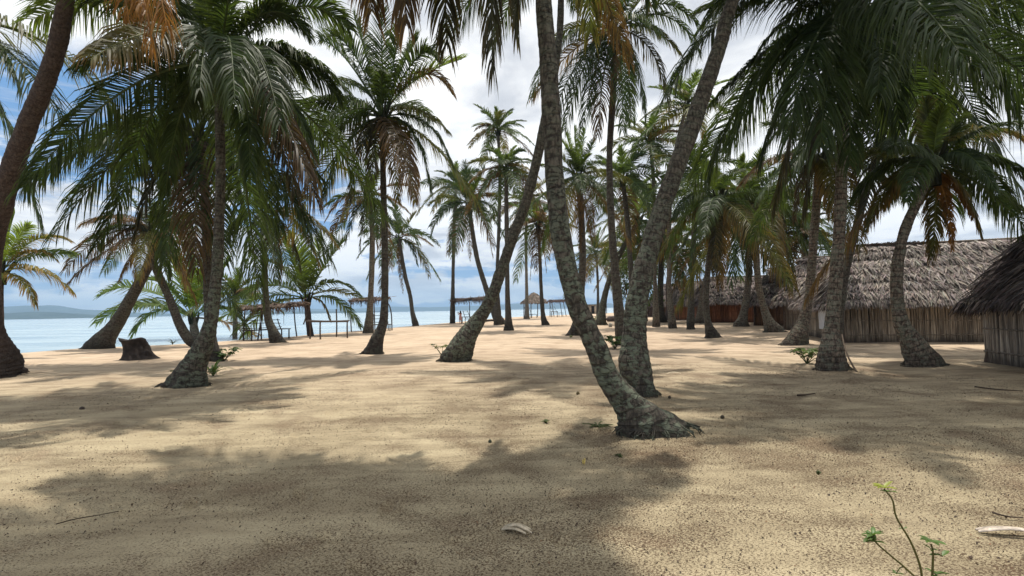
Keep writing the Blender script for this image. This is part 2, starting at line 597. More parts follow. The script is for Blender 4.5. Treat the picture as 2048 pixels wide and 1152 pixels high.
MOUND = [(*G0(a, b)[:2], w) for a, b, w in ((1316, 858, 0.55), (1283, 784, 0.5), (368, 770, 0.7), (745, 706, 0.7), (908, 720, 0.8), (1666, 738, 0.6), (1850, 730, 0.75),
                                            (1590, 688, 0.8), (-4, 750, 1.1), (1550, 662, 0.9), (1428, 676, 0.6), (1481, 652, 0.8), (558, 685, 0.7), (1017, 660, 0.7))]


def sdf(p):
    """distance inside (+) or outside (-) the island's crest line"""
    a = POLY
    b = np.roll(POLY, -1, 0)
    d2 = np.full(len(p), 1e18)
    ins = np.zeros(len(p), bool)
    for A, B in zip(a, b):
        e = B - A
        w = p - A
        t = np.clip((w @ e) / (e @ e), 0, 1)
        q = w - t[:, None] * e
        d2 = np.minimum(d2, (q * q).sum(1))
        c1 = (p[:, 1] >= A[1]) != (p[:, 1] >= B[1])
        if abs(B[1] - A[1]) > 1e-9:
            ins ^= c1 & (p[:, 0] < (B[0] - A[0]) * (p[:, 1] - A[1]) / (B[1] - A[1]) + A[0])
    d = np.sqrt(d2)
    return np.where(ins, d, -d)


def hz(p, fine=True):
    p = np.atleast_2d(np.asarray(p, float))[:, :2]
    d = sdf(p)
    z = np.where(d < 0, -0.045 * (-d) - 0.006 * np.minimum(d * d, 400), 0.0)
    z = np.maximum(z, -2.5)
    q = np.column_stack((p, np.zeros(len(p))))
    inn = np.clip(d / 3, 0, 1)
    z = z + 0.10 * fbm(q * 0.22, 3, 3) * inn
    for mx_, my_, mw_ in MOUND:                      # sand banked up round the trunk feet
        z = z + 0.07 * np.exp(-((p[:, 0] - mx_) ** 2 + (p[:, 1] - my_) ** 2) / mw_ ** 2)
    if fine:
        z = z + 0.03 * fbm(q * 1.3, 3, 5) * inn + 0.010 * fbm(q * 6.0, 3, 6) * inn
    return z


def G(px, py):
    """the point of the ground seen at a photo position"""
    p = G0(px, py)
    for _ in range(4):
        p = G0(px, py, float(hz(p[None], False)[0]))
    return p


def build_terrain():
    th_f = np.linspace(-R(64), R(64), 620)
    th_b = np.linspace(R(64), 2 * math.pi - R(64), 60)[1:-1]
    th = np.concatenate((th_f, th_b))
    r = np.concatenate((np.array([0.3]), np.geomspace(0.9, 320, 470)))
    rr, tt = np.meshgrid(r, th, indexing='ij')
    p = np.stack((rr * np.sin(tt), rr * np.cos(tt)), -1).reshape(-1, 2)
    z = hz(p)
    for fx, fy, fa, fs in FOOT:                      # trodden footprints
        sel = np.where((np.abs(p[:, 0] - fx) < 0.5) & (np.abs(p[:, 1] - fy) < 0.5))[0]
        if len(sel) == 0:
            continue
        a = fa * 6.28
        dx = (p[sel, 0] - fx) * math.cos(a) + (p[sel, 1] - fy) * math.sin(a)
        dy = -(p[sel, 0] - fx) * math.sin(a) + (p[sel, 1] - fy) * math.cos(a)
        e = np.sqrt((dx / 0.14) ** 2 + (dy / 0.06) ** 2)
        z[sel] += -0.032 * np.clip(1.15 - e, 0, 0.6) + 0.013 * np.exp(-((e - 1.3) / 0.25) ** 2)
    n, m = rr.shape
    idx = np.arange(n * m).reshape(n, m)
    a, b = idx[:-1], idx[1:]
    f = np.stack((a, b, np.roll(b, -1, 1), np.roll(a, -1, 1)), -1).reshape(-1, 4)
    acc = Acc()
    v = np.column_stack((p, z))
    acc.add(v, f[:, [0, 3, 2, 1]], (1, 1, 1))
    j = np.arange(m)
    c = np.array([[0, 0, hz(np.zeros((1, 2)))[0]]])
    acc.add(np.vstack((v[:m], c)), np.stack((j, np.roll(j, -1), np.full(m, m), np.full(m, m)), -1), (1, 1, 1))
    return struct(acc.build('sand_ground', SAND, None, True))


build_terrain()
acc = Acc()
gx = np.concatenate((-np.geomspace(9000, 5, 30), np.geomspace(5, 9000, 30)))
X, Y_ = np.meshgrid(gx, gx, indexing='ij')
idx = np.arange(3600).reshape(60, 60)
acc.add(np.stack((X, Y_, np.full_like(X, -0.32)), -1).reshape(-1, 3),
        np.stack((idx[:-1, :-1], idx[1:, :-1], idx[1:, 1:], idx[:-1, 1:]), -1).reshape(-1, 4), (1, 1, 1))
struct(acc.build('sea_water', WATER))


def hills(name, dist, prof, depth, seed, rough=0.16):
    """a range of forested hills: prof = (px, silhouette py) seen at distance dist"""
    xs, hs = [], []
    for px, py in prof:
        q = P(px, py, dist)
        xs.append(q[0])
        hs.append(max(q[2], 0.5))
    n, m = 160, 26
    x = np.linspace(xs[0], xs[-1], n)
    h = np.interp(x, xs, hs)
    yv = np.linspace(-1, 1, m)
    pr = np.clip(1 - yv ** 2, 0, 1) ** 0.8
    Xg, Yg = np.meshgrid(x, dist + yv * depth, indexing='ij')
    q = np.column_stack((Xg.ravel() / 260, Yg.ravel() / 260, np.zeros(Xg.size)))
    nz = fbm(q, 5, seed).reshape(n, m)
    Z = h[:, None] * pr[None] * (1 + rough * 4 * nz) - 2
    idx = np.arange(n * m).reshape(n, m)
    a = Acc()
    a.add(np.stack((Xg, Yg, Z), -1).reshape(-1, 3), np.stack((idx[:-1, :-1], idx[1:, :-1], idx[1:, 1:], idx[:-1, 1:]), -1).reshape(-1, 4), (1, 1, 1))
    return struct(a.build(name, HILL, None, True))


hills('hills', 2300, [(-700, 640), (-400, 630), (-150, 622), (0, 627), (60, 624), (130, 626), (185, 631), (230, 635)], 260, 2)
hills('hills', 3900, [(-900, 620), (-500, 610), (-200, 604), (0, 611), (60, 610), (110, 612), (170, 617), (260, 626), (420, 628), (520, 624), (640, 622), (760, 622)], 420, 9)
hills('hills', 6200, [(380, 628), (520, 619), (620, 617), (700, 618), (780, 613), (860, 614), (960, 611), (1030, 607), (1110, 608), (1200, 607), (1320, 609), (1500, 603), (1800, 598)], 600, 5, 0.05)

# ------------------------------------------------------------------ palms
GREEN = np.array((0.034, 0.059, 0.021))
FRESH = np.array((0.085, 0.125, 0.026))
YELL = np.array((0.078, 0.086, 0.024))
BROWN = np.array((0.060, 0.043, 0.026))
DRY = np.array((0.15, 0.085, 0.032))
ORANGE = np.array((0.19, 0.095, 0.024))
GREYB = np.array((0.032, 0.036, 0.021))  # dull frond colour, darkened further to look like shaded undersides


def bez(p0, p1, p2, t):
    t = t[:, None]
    return (1 - t) ** 2 * p0 + 2 * (1 - t) * t * p1 + t * t * p2


def add_frond(acc, p0, p1, p2, r, n=60, segs=3, droop=0.4, col=GREEN, tip=None, vlift=0.3, ragged=0.0, width=0.045, lfac=0.24, face=None):
    """one pinnate palm leaf: a tapering rachis and two rows of hanging leaflets"""
    p0, p1, p2 = (np.asarray(k, float) for k in (p0, p1, p2))
    tip = col if tip is None else tip
    tr = np.linspace(0, 1, 16)
    path = bez(p0, p1, p2, tr)
    L = np.linalg.norm(np.diff(path, axis=0), axis=1).sum()
    acc.tube(path, 0.034 * (L / 4.2) * (1 - tr) ** 0.8 + 0.006, 4, col * 1.5 + np.array((0.03, 0.025, 0.008)), False)
    hdir = (p2 - p0) * np.array((1, 1, 0))
    if np.linalg.norm(hdir) < 0.15 * L:
        hdir = (p1 - p0) * np.array((1, 1, 0)) + 1e-3
    hs = norm(np.cross(norm(hdir), UP)) if face is None else norm(np.asarray(face, float))
    t = np.clip(np.linspace(0.14, 0.99, n) + r.normal(size=n) * 0.25 / n, 0.1, 0.995)
    p = bez(p0, p1, p2, t)
    T = norm(2 * (1 - t)[:, None] * (p1 - p0) + 2 * t[:, None] * (p2 - p1))
    S = norm(hs - T * (T @ hs)[:, None])
    N = np.cross(S, T)
    roll = (r.normal() * 0.25 + r.normal() * 0.45 * t)[:, None]
    S, N = S * np.cos(roll) + N * np.sin(roll), N * np.cos(roll) - S * np.sin(roll)
    prof = np.interp(t, (0.1, 0.2, 0.4, 0.65, 0.85, 1.0), (0.45, 0.78, 1.0, 0.95, 0.74, 0.42))
    ang = np.interp(t, (0.1, 0.5, 1.0), (R(22), R(40), R(68)))
    for side in (-1, 1):
        ll = lfac * L * prof * r.uniform(0.78, 1.10, n)
        keep = np.ones(n, bool)
        if ragged:
            keep = r.uniform(size=n) > ragged
            ll = ll * r.uniform(0.5, 1.0, n)
        wave = 0.06 * np.sin(t * r.uniform(14, 26) + r.uniform(0, 6.28)) + 0.05 * np.sin(t * r.uniform(40, 60))
        a = ang + r.normal(size=n) * 0.07 + wave * 0.5
        d = norm(S * (side * np.cos(a))[:, None] + T * np.sin(a)[:, None] + N * (vlift + r.normal(size=n) * 0.08 + wave)[:, None])
        pos = p.copy()
        wv = norm(T - d * (d * T).sum(1)[:, None] + N * (r.normal(size=n) * 0.35)[:, None])
        wp = (0.65, 1.0, 0.72, 0.06) if segs == 3 else (0.8, 0.85, 0.08)
        w = width * (0.7 + 0.3 * prof) * r.uniform(0.8, 1.15, n)
        dr = droop * r.uniform(0.7, 1.3, n)
        rows, cols = [], []
        var = r.uniform(0.75, 1.3, n)[:, None]
        for k in range(segs + 1):
            rows.append(pos - wv * (w * wp[k] * 0.5)[:, None])
            rows.append(pos + wv * (w * wp[k] * 0.5)[:, None])
            cc = (col + (tip - col) * (k / segs) ** 1.5) * var
            cols += [cc, cc]
            pos = pos + d * (ll / segs)[:, None]
            d = norm(d - UP * dr[:, None])
        v = np.stack(rows, 1)[keep]
        c = np.stack(cols, 1)[keep]
        m = len(v)
        b = np.arange(m)[:, None] * (2 * (segs + 1))
        f = np.concatenate([np.stack((b + 2 * k, b + 2 * k + 1, b + 2 * k + 3, b + 2 * k + 2), -1) for k in range(segs)], 1)
        acc.add(v.reshape(-1, 3), f.reshape(-1, 4), c.reshape(-1, 3))


def spline(pts, n):
    """smooth curve through points (Catmull-Rom), columns may carry extra values"""
    pts = np.asarray(pts, float)
    e = np.vstack((2 * pts[0] - pts[1], pts, 2 * pts[-1] - pts[-2]))
    out = []
    m = len(pts) - 1
    for u in np.linspace(0, m - 1e-6, n):
        i = int(u)
        f = u - i
        a, b, c, d = e[i], e[i + 1], e[i + 2], e[i + 3]
        out.append(0.5 * (2 * b + (c - a) * f + (2 * a - 5 * b + 4 * c - d) * f * f + (3 * b - a - 3 * c + d) * f ** 3))
    return np.array(out)


PALMS = []


def palm(label, pts, top, bark, fr=(), n=14, L=None, rpx=None, dtop=0.0, seed=0, hang=0.35, dead=(), nuts=0, Y=None,
         pal=(0.86, 0.10, 0.04), bright=1.0, upright=0.0, droop=1.0, lf=0.255, above=False, extra=()):
    """pts: (px, py, width px) from the base up; top: crown centre px; fr: (tip px, tip py, ctrl px, ctrl py, depth, hue)"""
    r = np.random.default_rng(1000 + seed)
    base = G(pts[0][0], pts[0][1]) if Y is None else P(pts[0][0], pts[0][1], Y)
    base[2] = float(hz(base[None], False)[0]) if Y is not None else base[2]
    D = base[1]
    y0, y1 = pts[0][1], top[1]
    P4 = []
    for k, (px, py, w) in enumerate(list(pts) + [(top[0], top[1], pts[-1][2] * 0.8)]):
        s = (y0 - py) / max(y0 - y1, 1)
        Yk = D + dtop * s
        q = base if k == 0 else P(px, py, Yk)
        al = list(pts) + [(top[0], top[1], 0)]
        i0, i1 = max(k - 1, 0), min(k + 1, len(al) - 1)
        lean = math.cos(math.atan2(al[i1][0] - al[i0][0], max(al[i0][1] - al[i1][1], 1)))
        lean = 1 + (lean - 1) * min(1, max(0, (q[2] - base[2]) / 0.6))
        P4.append((*q, w * 0.5 * Yk / FPX * lean * math.cos(math.atan((px - W / 2) / FPX))))
    P4[0] = (*(np.array(P4[0][:3]) - np.array((0, 0, 0.06))), P4[0][3])
    root = thing('palm_tree', label, 'palm tree', base)
    ln = np.linalg.norm(np.diff(np.array(P4)[:, :3], axis=0), axis=1).sum()
    near = D < 16
    nr = int(np.clip(ln / (0.05 if near else 0.12), 30, 240))
    sp_ = spline(P4, nr)
    rad = np.maximum(sp_[:, 3], 0.05)
    Ls = np.concatenate(([0], np.cumsum(np.linalg.norm(np.diff(sp_[:, :3], axis=0), axis=1))))
    rad = rad * (1 + 0.018 * np.sin((Ls + 0.2 * fbm(sp_[:, :3], 2, seed)) * 2 * math.pi / 0.13))
    a = Acc()
    a.tube(sp_[:, :3], rad, 28 if near else 14, (1, 1, 1), True, 0.16 if near else 0.12, seed, 0.7, 0.62)
    if D < 32:                                   # fringe of fine roots where the trunk meets the sand
        r0 = P4[0][3]
        ln_ = sp_[nr // 3, :3] - sp_[0, :3]
        pd = norm(np.array((-ln_[1], ln_[0], 0)))
        for k in range(60 if near else 40):
            az = r.uniform(0, 6.28)
            h = np.array((math.cos(az), math.sin(az), 0))
            e = h - pd * (h @ pd) * 0.38
            q0 = base + e * r0 * r.uniform(0.72, 0.92) + UP * r.uniform(0.03, 0.09) * min(1, r0 * 2.5)
            q1 = base + e * r0 * r.uniform(0.98, 1.12) + UP * 0.03
            q2 = base + e * r0 * r.uniform(1.03, 1.2) + np.array((-h[1], h[0], 0)) * r.normal() * 0.05 - UP * 0.03
            a.tube(np.array([q0, q1, q2]), [0.010, 0.008, 0.004], 4, (1, 1, 1), False)
    a.build('trunk', bark, root, True)
    # crown
    c = sp_[-1, :3]
    Yc = D + dtop
    Lf = L if L else rpx * Yc / FPX
    nl, sg, wd = (145, 3, 0.035) if Yc < 15.5 else ((88, 3, 0.050) if Yc < 34 else (52, 2, 0.085))
    wd *= max(0.8, Lf / 4.2)
    a = Acc()

    def hue(k):
        u = r.uniform()
        v = r.uniform(0.8, 1.25) * bright  # leaf tone per palm
        if k == 'y':
            return YELL * v, DRY * v
        if k == 'b':
            return BROWN * v, (BROWN * 0.4 + DRY * 0.6) * v
        if k == 'd':
            return GREYB * v, (GREYB * 0.7 + DRY * 0.3) * v
        if k == 'f':
            return FRESH * v, FRESH * v * 1.1
        if u < pal[0]:
            return (GREEN * (1 - upright) + FRESH * upright) * v, (GREEN * 0.7 + YELL * 0.3) * v
        if u < pal[0] + pal[1]:
            return (GREEN * 0.5 + YELL * 0.5) * v, (YELL * 0.7 + DRY * 0.3) * v
        return BROWN * v, DRY * v

    for f_ in fr:
        tx, ty = f_[0], f_[1]
        cx, cy = (f_[2], f_[3]) if len(f_) > 3 and f_[2] is not None else (None, None)
        dz = f_[4] if len(f_) > 4 else r.uniform(-0.35, 0.35) * Lf
        hk = f_[5] if len(f_) > 5 else None
        p2 = P(tx, ty, Yc + dz)
        if cx is None:
            p1 = c + (p2 - c) * 0.5 + UP * 0.26 * np.linalg.norm(p2 - c)
        else:
            p1 = P(cx, cy, Yc + dz * 0.5)
        co, ti = hue(hk)
        steep = norm(p2 - c)[2]
        dr = np.interp(steep, (-0.9, -0.2, 0.5, 1.0), (0.75, 0.95, 0.55, 0.18)) * droop
        add_frond(a, c + (p1 - c) * 0.03, p1, p2, r, nl, sg, dr, co, ti, np.interp(steep, (-0.6, 0.8), (0.05, 0.4)), 0, wd, lf, face=f_[6] if len(f_) > 6 else None)
    ga = r.uniform(0, 6.28)
    for az_, el_, fl_ in extra:                          # unseen fronds by bearing, added above the picture to shade the near sand
        h = np.array((math.sin(R(az_)), math.cos(R(az_)), 0))
        p1 = c + (h * math.cos(R(el_)) + UP * math.sin(R(el_))) * Lf * 0.5
        p2 = p1 + h * Lf * 0.55 - UP * fl_
        co, ti = hue(None)
        add_frond(a, c, p1, p2, r, nl, sg, 0.5, co, ti, 0.2, 0, wd, lf)
    for k in range(n):
        u = (k + 0.5) / n
        az = ga + k * 2.39996
        el = R(82) - R(82 + 90 * hang) * u ** 0.85 + r.normal() * 0.08
        Lk = Lf * r.uniform(0.85, 1.08) * (0.75 if u < 0.12 else 1)
        h = np.array((math.cos(az), math.sin(az), 0))
        d1 = h * math.cos(el) + UP * math.sin(el)
        lift = 0.5 + 0.12 * r.normal()
        p1 = c + norm(d1 + UP * 0.35) * Lk * 0.5
        fall = (0.20 + 0.55 * u) * Lk * (1 - 0.6 * upright)
        p2 = p1 + norm(d1 + h * 0.25) * Lk * lift - UP * fall
        if above:                                    # the photo shows open sky under this crown
            if above == 2 and h[1] > 0.45 and u > 0.15:  # fronds left out here and below to trim the foreground shadow
                continue
            if above == 2 and h[0] > 0.1 and h[1] < 0.45 and u > 0.12:
                continue
            if p2[1] > 0.4 and abs(p2[0] / p2[1]) < 1.25:
                zn = CAM_H + 0.62 * p2[1] + 0.85
                if zn > c[2] + 0.9:
                    continue
                if p2[2] < zn:
                    p2[2] = zn
                    p1[2] = max(p1[2], zn + 0.5)
        hk = None
        if pal[0] < 1 and u > 0.85 and r.uniform() < 0.3:
            hk = 'b'
        elif pal[0] < 1 and u > 0.6 and r.uniform() < 0.15:
            hk = 'y'
        elif u < 0.15:
            hk = 'f'
        co, ti = hue(hk)
        dr = (0.15 + 0.80 * min(1, u * 1.5)) * (1 - 0.45 * upright) * droop
        add_frond(a, c + UP * 0.15 * (1 - u), p1, p2, r, nl, sg, dr, co, ti, 0.42 - 0.4 * u, 0, wd, lf)
    # fibrous leaf bases round the growing tip
    for k in range(10):
        az = r.uniform(0, 6.28)
        h = np.array((math.cos(az), math.sin(az), 0))
        a.tube(np.array([c - UP * 0.5 + h * rad[-1], c - UP * 0.1 + h * rad[-1] * 1.5, c + UP * 0.45 + h * 0.45]), [0.09, 0.07, 0.035], 5, GREYB * r.uniform(0.7, 1.4), False)
    a.build('crown', LEAF, root)
    for f_ in dead:
        tx, ty, cx, cy = f_[:4]
        dz = f_[4] if len(f_) > 4 else -0.4
        d = Acc()
        p2 = P(tx, ty, Yc + dz)
        p1 = P(cx, cy, Yc + dz)
        dr_ = r.uniform(0.8, 1.3)
        add_frond(d, c - UP * 0.1, p1, p2, r, nl, sg, 0.9, (ORANGE if len(f_) > 5 else BROWN * 1.2) * dr_, (ORANGE * 1.2 if len(f_) > 5 else DRY) * dr_, -0.1, 0.2, wd * 0.8, 0.17)
        o_ = d.build('dead_frond', LEAF, root)
        if len(f_) > 5:
            o_['label'] = 'bright orange-brown dried frond'
    for k in range(nuts):
        az = k * 2.4 + r.uniform(0, 1)
        h = np.array((math.cos(az), math.sin(az), 0))
        d = Acc()
        q = c + h * (rad[-1] + 0.14) - UP * r.uniform(0.25, 0.6)
        d.ball(q, 0.12, np.array((0.16, 0.13, 0.04)) * r.uniform(0.6, 1.3), (0.9, 0.9, 1.15), 0.05, 8, k)
        d.build('coconut', HUSK, root, True)
    PALMS.append(root)
    return root


# --- nearest palms
palm('nearest palm, thick lichen-spotted trunk sweeping up from a long root foot in mid foreground',
     [(1316, 862, 162), (1301, 846, 132), (1272, 822, 92), (1246, 796, 66), (1214, 750, 51), (1195, 700, 46), (1172, 650, 44), (1151, 600, 43), (1127, 500, 40), (1112, 390, 38), (1101, 200, 36), (1095, 100, 34), (1087, 0, 32), (1082, -220, 28)], (1090, -470), BARK_LICHEN,
     fr=[(987, 142, 960, -430, 0.0, 'd', (1, 0.2, 0)), (895, 98, 860, -440, 0.6, 'd', (1, 0, 0)), (812, 52, 790, -430, 0.3, 'b', (1, -0.2, 0)), (745, 25, 700, -430, 0.8, 'b', (1, 0.3, 0)), (1034, 75, 1020, -430, 1.2, 'd', (0.8, 0.5, 0)), (1180, 70, 1180, -420, 2.6), (1300, 0, 1280, -470, 0.5)],
     n=34, L=4.5, seed=1, hang=0.5, nuts=5, above=2,
     extra=[(188, 25, 1.2), (205, 35, 1.4), (218, 18, 0.9), (230, 40, 1.5), (242, 24, 1.1), (254, 30, 1.2), (266, 15, 0.8), (280, 32, 1.2), (236, 10, 0.6), (212, 8, 0.6), (196, 12, 0.7), (224, 28, 1.3), (248, 6, 0.5), (180, 20, 1.0), (260, 40, 1.6), (200, 24, 1.2), (238, 32, 1.5)])
palm('stout black-cracked trunk leaning right, standing just behind the nearest palm',
     [(1283, 786, 94), (1271, 738, 72), (1268, 700, 57), (1270, 650, 47), (1276, 590, 45), (1304, 480, 41), (1337, 380, 39), (1374, 280, 38), (1402, 200, 37), (1440, 90, 32), (1467, 0, 29)], (1560, -210), BARK_LICHEN,
     n=22, L=3.9, seed=2, hang=0.35, nuts=4, dtop=0.6, above=True)
palm('brown trunk curving in from the left picture edge with a wide dark foot',
     [(-4, 750, 180), (-6, 716, 108), (-18, 670, 66), (-24, 600, 56), (-18, 500, 54), (6, 395, 53), (36, 300, 51), (76, 200, 48), (113, 100, 44), (132, 0, 39)], (165, -170), BARK_RED,
     fr=[(60, -40, 100, -260, 0.5), (330, 30, 300, -220, 0.6)], n=14, L=3.6, seed=3, dtop=-3.6, hang=0.35, above=True,
     dead=[(306, 104, 268, -190, -2.4, 1), (262, 80, 235, -180, -2.0, 1), (335, 66, 300, -190, -2.6, 1), (285, 60, 250, -190, -1.6, 1)])
palm('tall palm with lichen-grey trunk and weeds round its flared foot, left foreground',
     [(368, 772, 112), (386, 735, 66), (408, 690, 44), (422, 640, 30), (432, 560, 24), (438, 460, 22), (441, 340, 21), (439, 220, 20)], (441, 128), BARK_LICHEN,
     fr=[(143, 140, 300, 70, -0.8), (62, 40, 260, -60, 0.8, 'f'), (150, 5, 300, -120, 1.2, 'f'), (618, 75, 540, -50, 0.6), (684, 200, 590, 70, 0.3), (628, 310, 575, 130, -0.3),
         (590, 390, 545, 180, -0.9, 'd'), (240, 410, 300, 140, 1.2), (330, 400, 350, 160, 0.9), (470, 210, 460, -10, -3.0), (400, 180, 410, 10, -3.2), (560, 250, 520, 30, -2.5),
         (500, 350, 500, 120, -1.5), (380, -90, 400, 0, 0.5), (500, -110, 470, -10, 0.8), (300, -60, 370, -40, 1.0), (700, 60, 600, -60, 1.6)],
     n=13, L=4.1, seed=4, hang=0.45, nuts=6, lf=0.25, pal=(0.95, 0.05, 0.0))
palm('dark trunk close behind the weed-footed palm, big arching fronds reaching far left',
     [(432, 722, 46), (424, 690, 26), (419, 640, 22), (416, 560, 21), (413, 450, 20), (408, 350, 19)], (398, 268), BARK_DARK,
     fr=[(82, 360, 260, 190, -0.5), (108, 470, 290, 210, 0.5), (190, 500, 290, 260, -1.0), (140, 400, 300, 240, 1.0), (330, 520, 350, 280, -1.2), (450, 530, 430, 290, -1.0), (500, 500, 470, 260, 0.6),
         (560, 460, 500, 260, -0.4), (620, 480, 560, 270, 0.3), (640, 360, 540, 220, 0.8), (270, 470, 320, 270, -1.4, 'd'), (390, 540, 390, 300, -1.6, 'b')],
     n=10, L=4.6, seed=5, hang=0.5, pal=(1.0, 0.0, 0.0), bright=0.75, lf=0.30)
palm('palm with charcoal trunk and leaning foot, full shaggy crown left of centre',
     [(744, 708, 48), (754, 680, 29), (767, 640, 18), (770, 560, 14), (769, 460, 13), (766, 340, 12)], (765, 235), BARK_DARK,
     fr=[(612, 215, 690, 180, -0.6), (622, 335, 680, 210, 0.4), (645, 410, 690, 240, -0.5), (700, 400, 725, 230, -1.2, 'd'), (740, 410, 750, 240, -1.4, 'd'), (795, 400, 785, 235, -1.0, 'y'), (830, 405, 815, 230, 0.5, 'y'),
         (862, 385, 840, 225, -0.2), (907, 335, 862, 205, 0.3), (905, 190, 850, 90, 0.5), (872, 120, 845, 60, -0.6), (640, 80, 690, 90, 0.6), (665, 70, 710, 80, -0.8), (708, 35, 735, 110, 0.4), (762, 22, 765, 120, 0.3),
         (805, 45, 790, 110, -0.5), (835, 80, 810, 110, 0.9), (585, 270, 670, 200, 1.0)],
     n=12, L=3.7, seed=6, hang=0.45, nuts=5)
palm('thick trunk slanting right across the middle with white-flecked black foot',
     [(908, 722, 68), (930, 680, 52), (956, 640, 35), (980, 600, 27), (1000, 547, 24), (1031, 460, 22), (1053, 400, 21), (1076, 310, 20), (1098, 200, 18), (1117, 90, 14), (1122, 0, 13)], (1122, -130), BARK_LICHEN,
     n=18, L=3.9, seed=7, hang=0.35)
palm('slender grey trunk with wide drooping crown, right of the two lichen trunks',
     [(1246, 690, 30), (1240, 640, 23), (1230, 540, 17), (1222, 430, 14), (1219, 310, 13), (1226, 190, 13)], (1232, 62), BARK_DARK,
     fr=[(1062, 195, 1120, 20, -0.5), (1085, 120, 1130, 20, 1.0), (1128, 262, 1165, 90, 0.4), (1165, 255, 1190, 100, -1.0), (1195, 270, 1205, 110, -1.2, 'b'), (1245, 260, 1245, 100, -1.4), (1290, 240, 1280, 90, -0.8),
         (1338, 215, 1315, 60, 0.4, 'd'), (1398, 105, 1340, -20, 0.5), (1395, 50, 1330, -40, -0.6), (1330, -70, 1290, -10, 0.5), (1180, -80, 1205, -20, 0.8), (1255, -100, 1245, -10, 0.5), (1110, -30, 1160, -30, -0.8)],
     n=9, L=3.8, seed=8, hang=0.55, dead=[(1200, 90, 1205, 20, -1.0), (1185, 60, 1195, 0, -1.2)])
palm('ring-scarred upright trunk in front of the long grey hut, huge dark crown',
     [(1666, 740, 82), (1662, 702, 56), (1663, 662, 35), (1668, 600, 30), (1676, 500, 26), (1681, 420, 26), (1684, 300, 25), (1690, 180, 24)], (1706, 18), BARK_RING,
     fr=[(1340, 182, 1470, -80, -0.6), (1424, 205, 1550, 60, 0.4), (1457, 292, 1560, 30, -0.8), (1578, 275, 1615, 20, -2.2), (1520, 330, 1600, 60, -0.3), (1640, 300, 1660, 30, -2.5), (1755, 185, 1775, 0, -2.6), (1920, 100, 1830, -30, -1.0),
         (1700, 330, 1700, 60, -1.2), (1800, 260, 1770, 10, -1.5), (1400, 60, 1530, -120, 0.5), (1640, -130, 1670, -60, 0.5), (1780, -120, 1740, -50, 0.7), (1860, -60, 1780, -80, 1.0), (1550, 420, 1610, 100, 1.0, 'd'), (1610, 420, 1650, 90, 0.5, 'd'), (1500, 130, 1600, -30, 1.6)],
     n=14, L=4.4, seed=9, hang=0.5, bright=0.85, nuts=5, lf=0.28, pal=(1.0, 0.0, 0.0))
palm('dark palm behind the ring-scarred trunk, fronds filling the upper right corner',
     [(1676, 702, 30), (1678, 640, 20), (1692, 540, 18), (1722, 420, 18), (1764, 270, 18)], (1800, 118), BARK_DARK,
     fr=[(2070, 50, 1920, -60, -0.6), (2075, 160, 1950, -10, 0.5), (2060, 260, 1960, 50, -0.8), (1990, 330, 1920, 100, 0.5), (1932, 400, 1915, 130, -1.2, 'd'), (1870, 360, 1850, 120, -1.5), (1770, 340, 1780, 130, -1.2), (1690, 330, 1735, 110, 0.3), (1660, 220, 1720, 80, 0.8),
         (2000, -40, 1900, -40, 0.6), (1850, -60, 1830, 0, 0.8), (2030, 210, 1930, 20, -1.6), (1730, 420, 1760, 180, -0.6, 'd'), (1960, 200, 1900, 40, -2.0), (2090, 110, 1950, -40, 1.5)],
     n=12, L=4.4, seed=10, hang=0.55, pal=(1.0, 0.0, 0.0), bright=0.7, lf=0.29)
palm('banded trunk bowing left from a heavy black foot beside the right hand hut',
     [(1850, 731, 104), (1828, 692, 66), (1804, 650, 38), (1794, 600, 28), (1795, 530, 25), (1810, 460, 25), (1838, 395, 25)], (1866, 330), BARK_RING,
     fr=[(2052, 285, 1960, 220, 0.4, 'y'), (2066, 360, 1970, 280, -0.5), (2030, 430, 1970, 320, 0.6), (1962, 470, 1930, 350, -0.6, 'y'), (1862, 520, 1880, 370, 0.6, 'y'), (1730, 465, 1780, 320, 0.4, 'y'), (1700, 410, 1770, 290, 0.8), (1770, 300, 1810, 260, -1.5), (1930, 240, 1900, 250, 0.6), (1850, 200, 1860, 270, 0.5), (1990, 380, 1930, 260, -1.5)],
     n=8, L=2.7, seed=11, hang=0.5, dead=[(1905, 500, 1900, 390, 0.3, 1), (1945, 440, 1925, 360, -0.2, 1)])

# --- left beach palms
palm('palm outside the left edge, only its drooping frond ends hang into view',
     [(-230, 742, 90), (-238, 600, 46), (-215, 400, 42), (-185, 220, 38)], (-160, 62), BARK_DARK,
     fr=[(262, 262, 90, -10, 0.3), (80, 445, 10, 130, 0.5), (150, 300, 30, 20, -0.8), (-60, 330, -110, 60, -0.5), (40, 180, -60, -60, 0.9)], n=5, L=4.2, seed=12, hang=0.3)
palm('young yellow-green palm on the shore at the left picture edge',
     [(2, 715, 26), (2, 660, 15), (1, 600, 14)], (3, 545), BARK_RED,
     fr=[(146, 585, 80, 515, -0.3, 'y'), (112, 520, 60, 475, 0.4, 'y'), (138, 482, 65, 450, 0.6, 'y'), (30, 425, 12, 480, 0.2, 'f'), (-10, 420, 0, 480, -0.3, 'f'), (60, 450, 30, 470, -0.6, 'f'), (-120, 560, -60, 500, 0.4), (-100, 620, -60, 540, -0.3), (70, 610, 50, 545, -0.8, 'y')],
     n=4, rpx=150, seed=13, upright=0.5, bright=1.7)
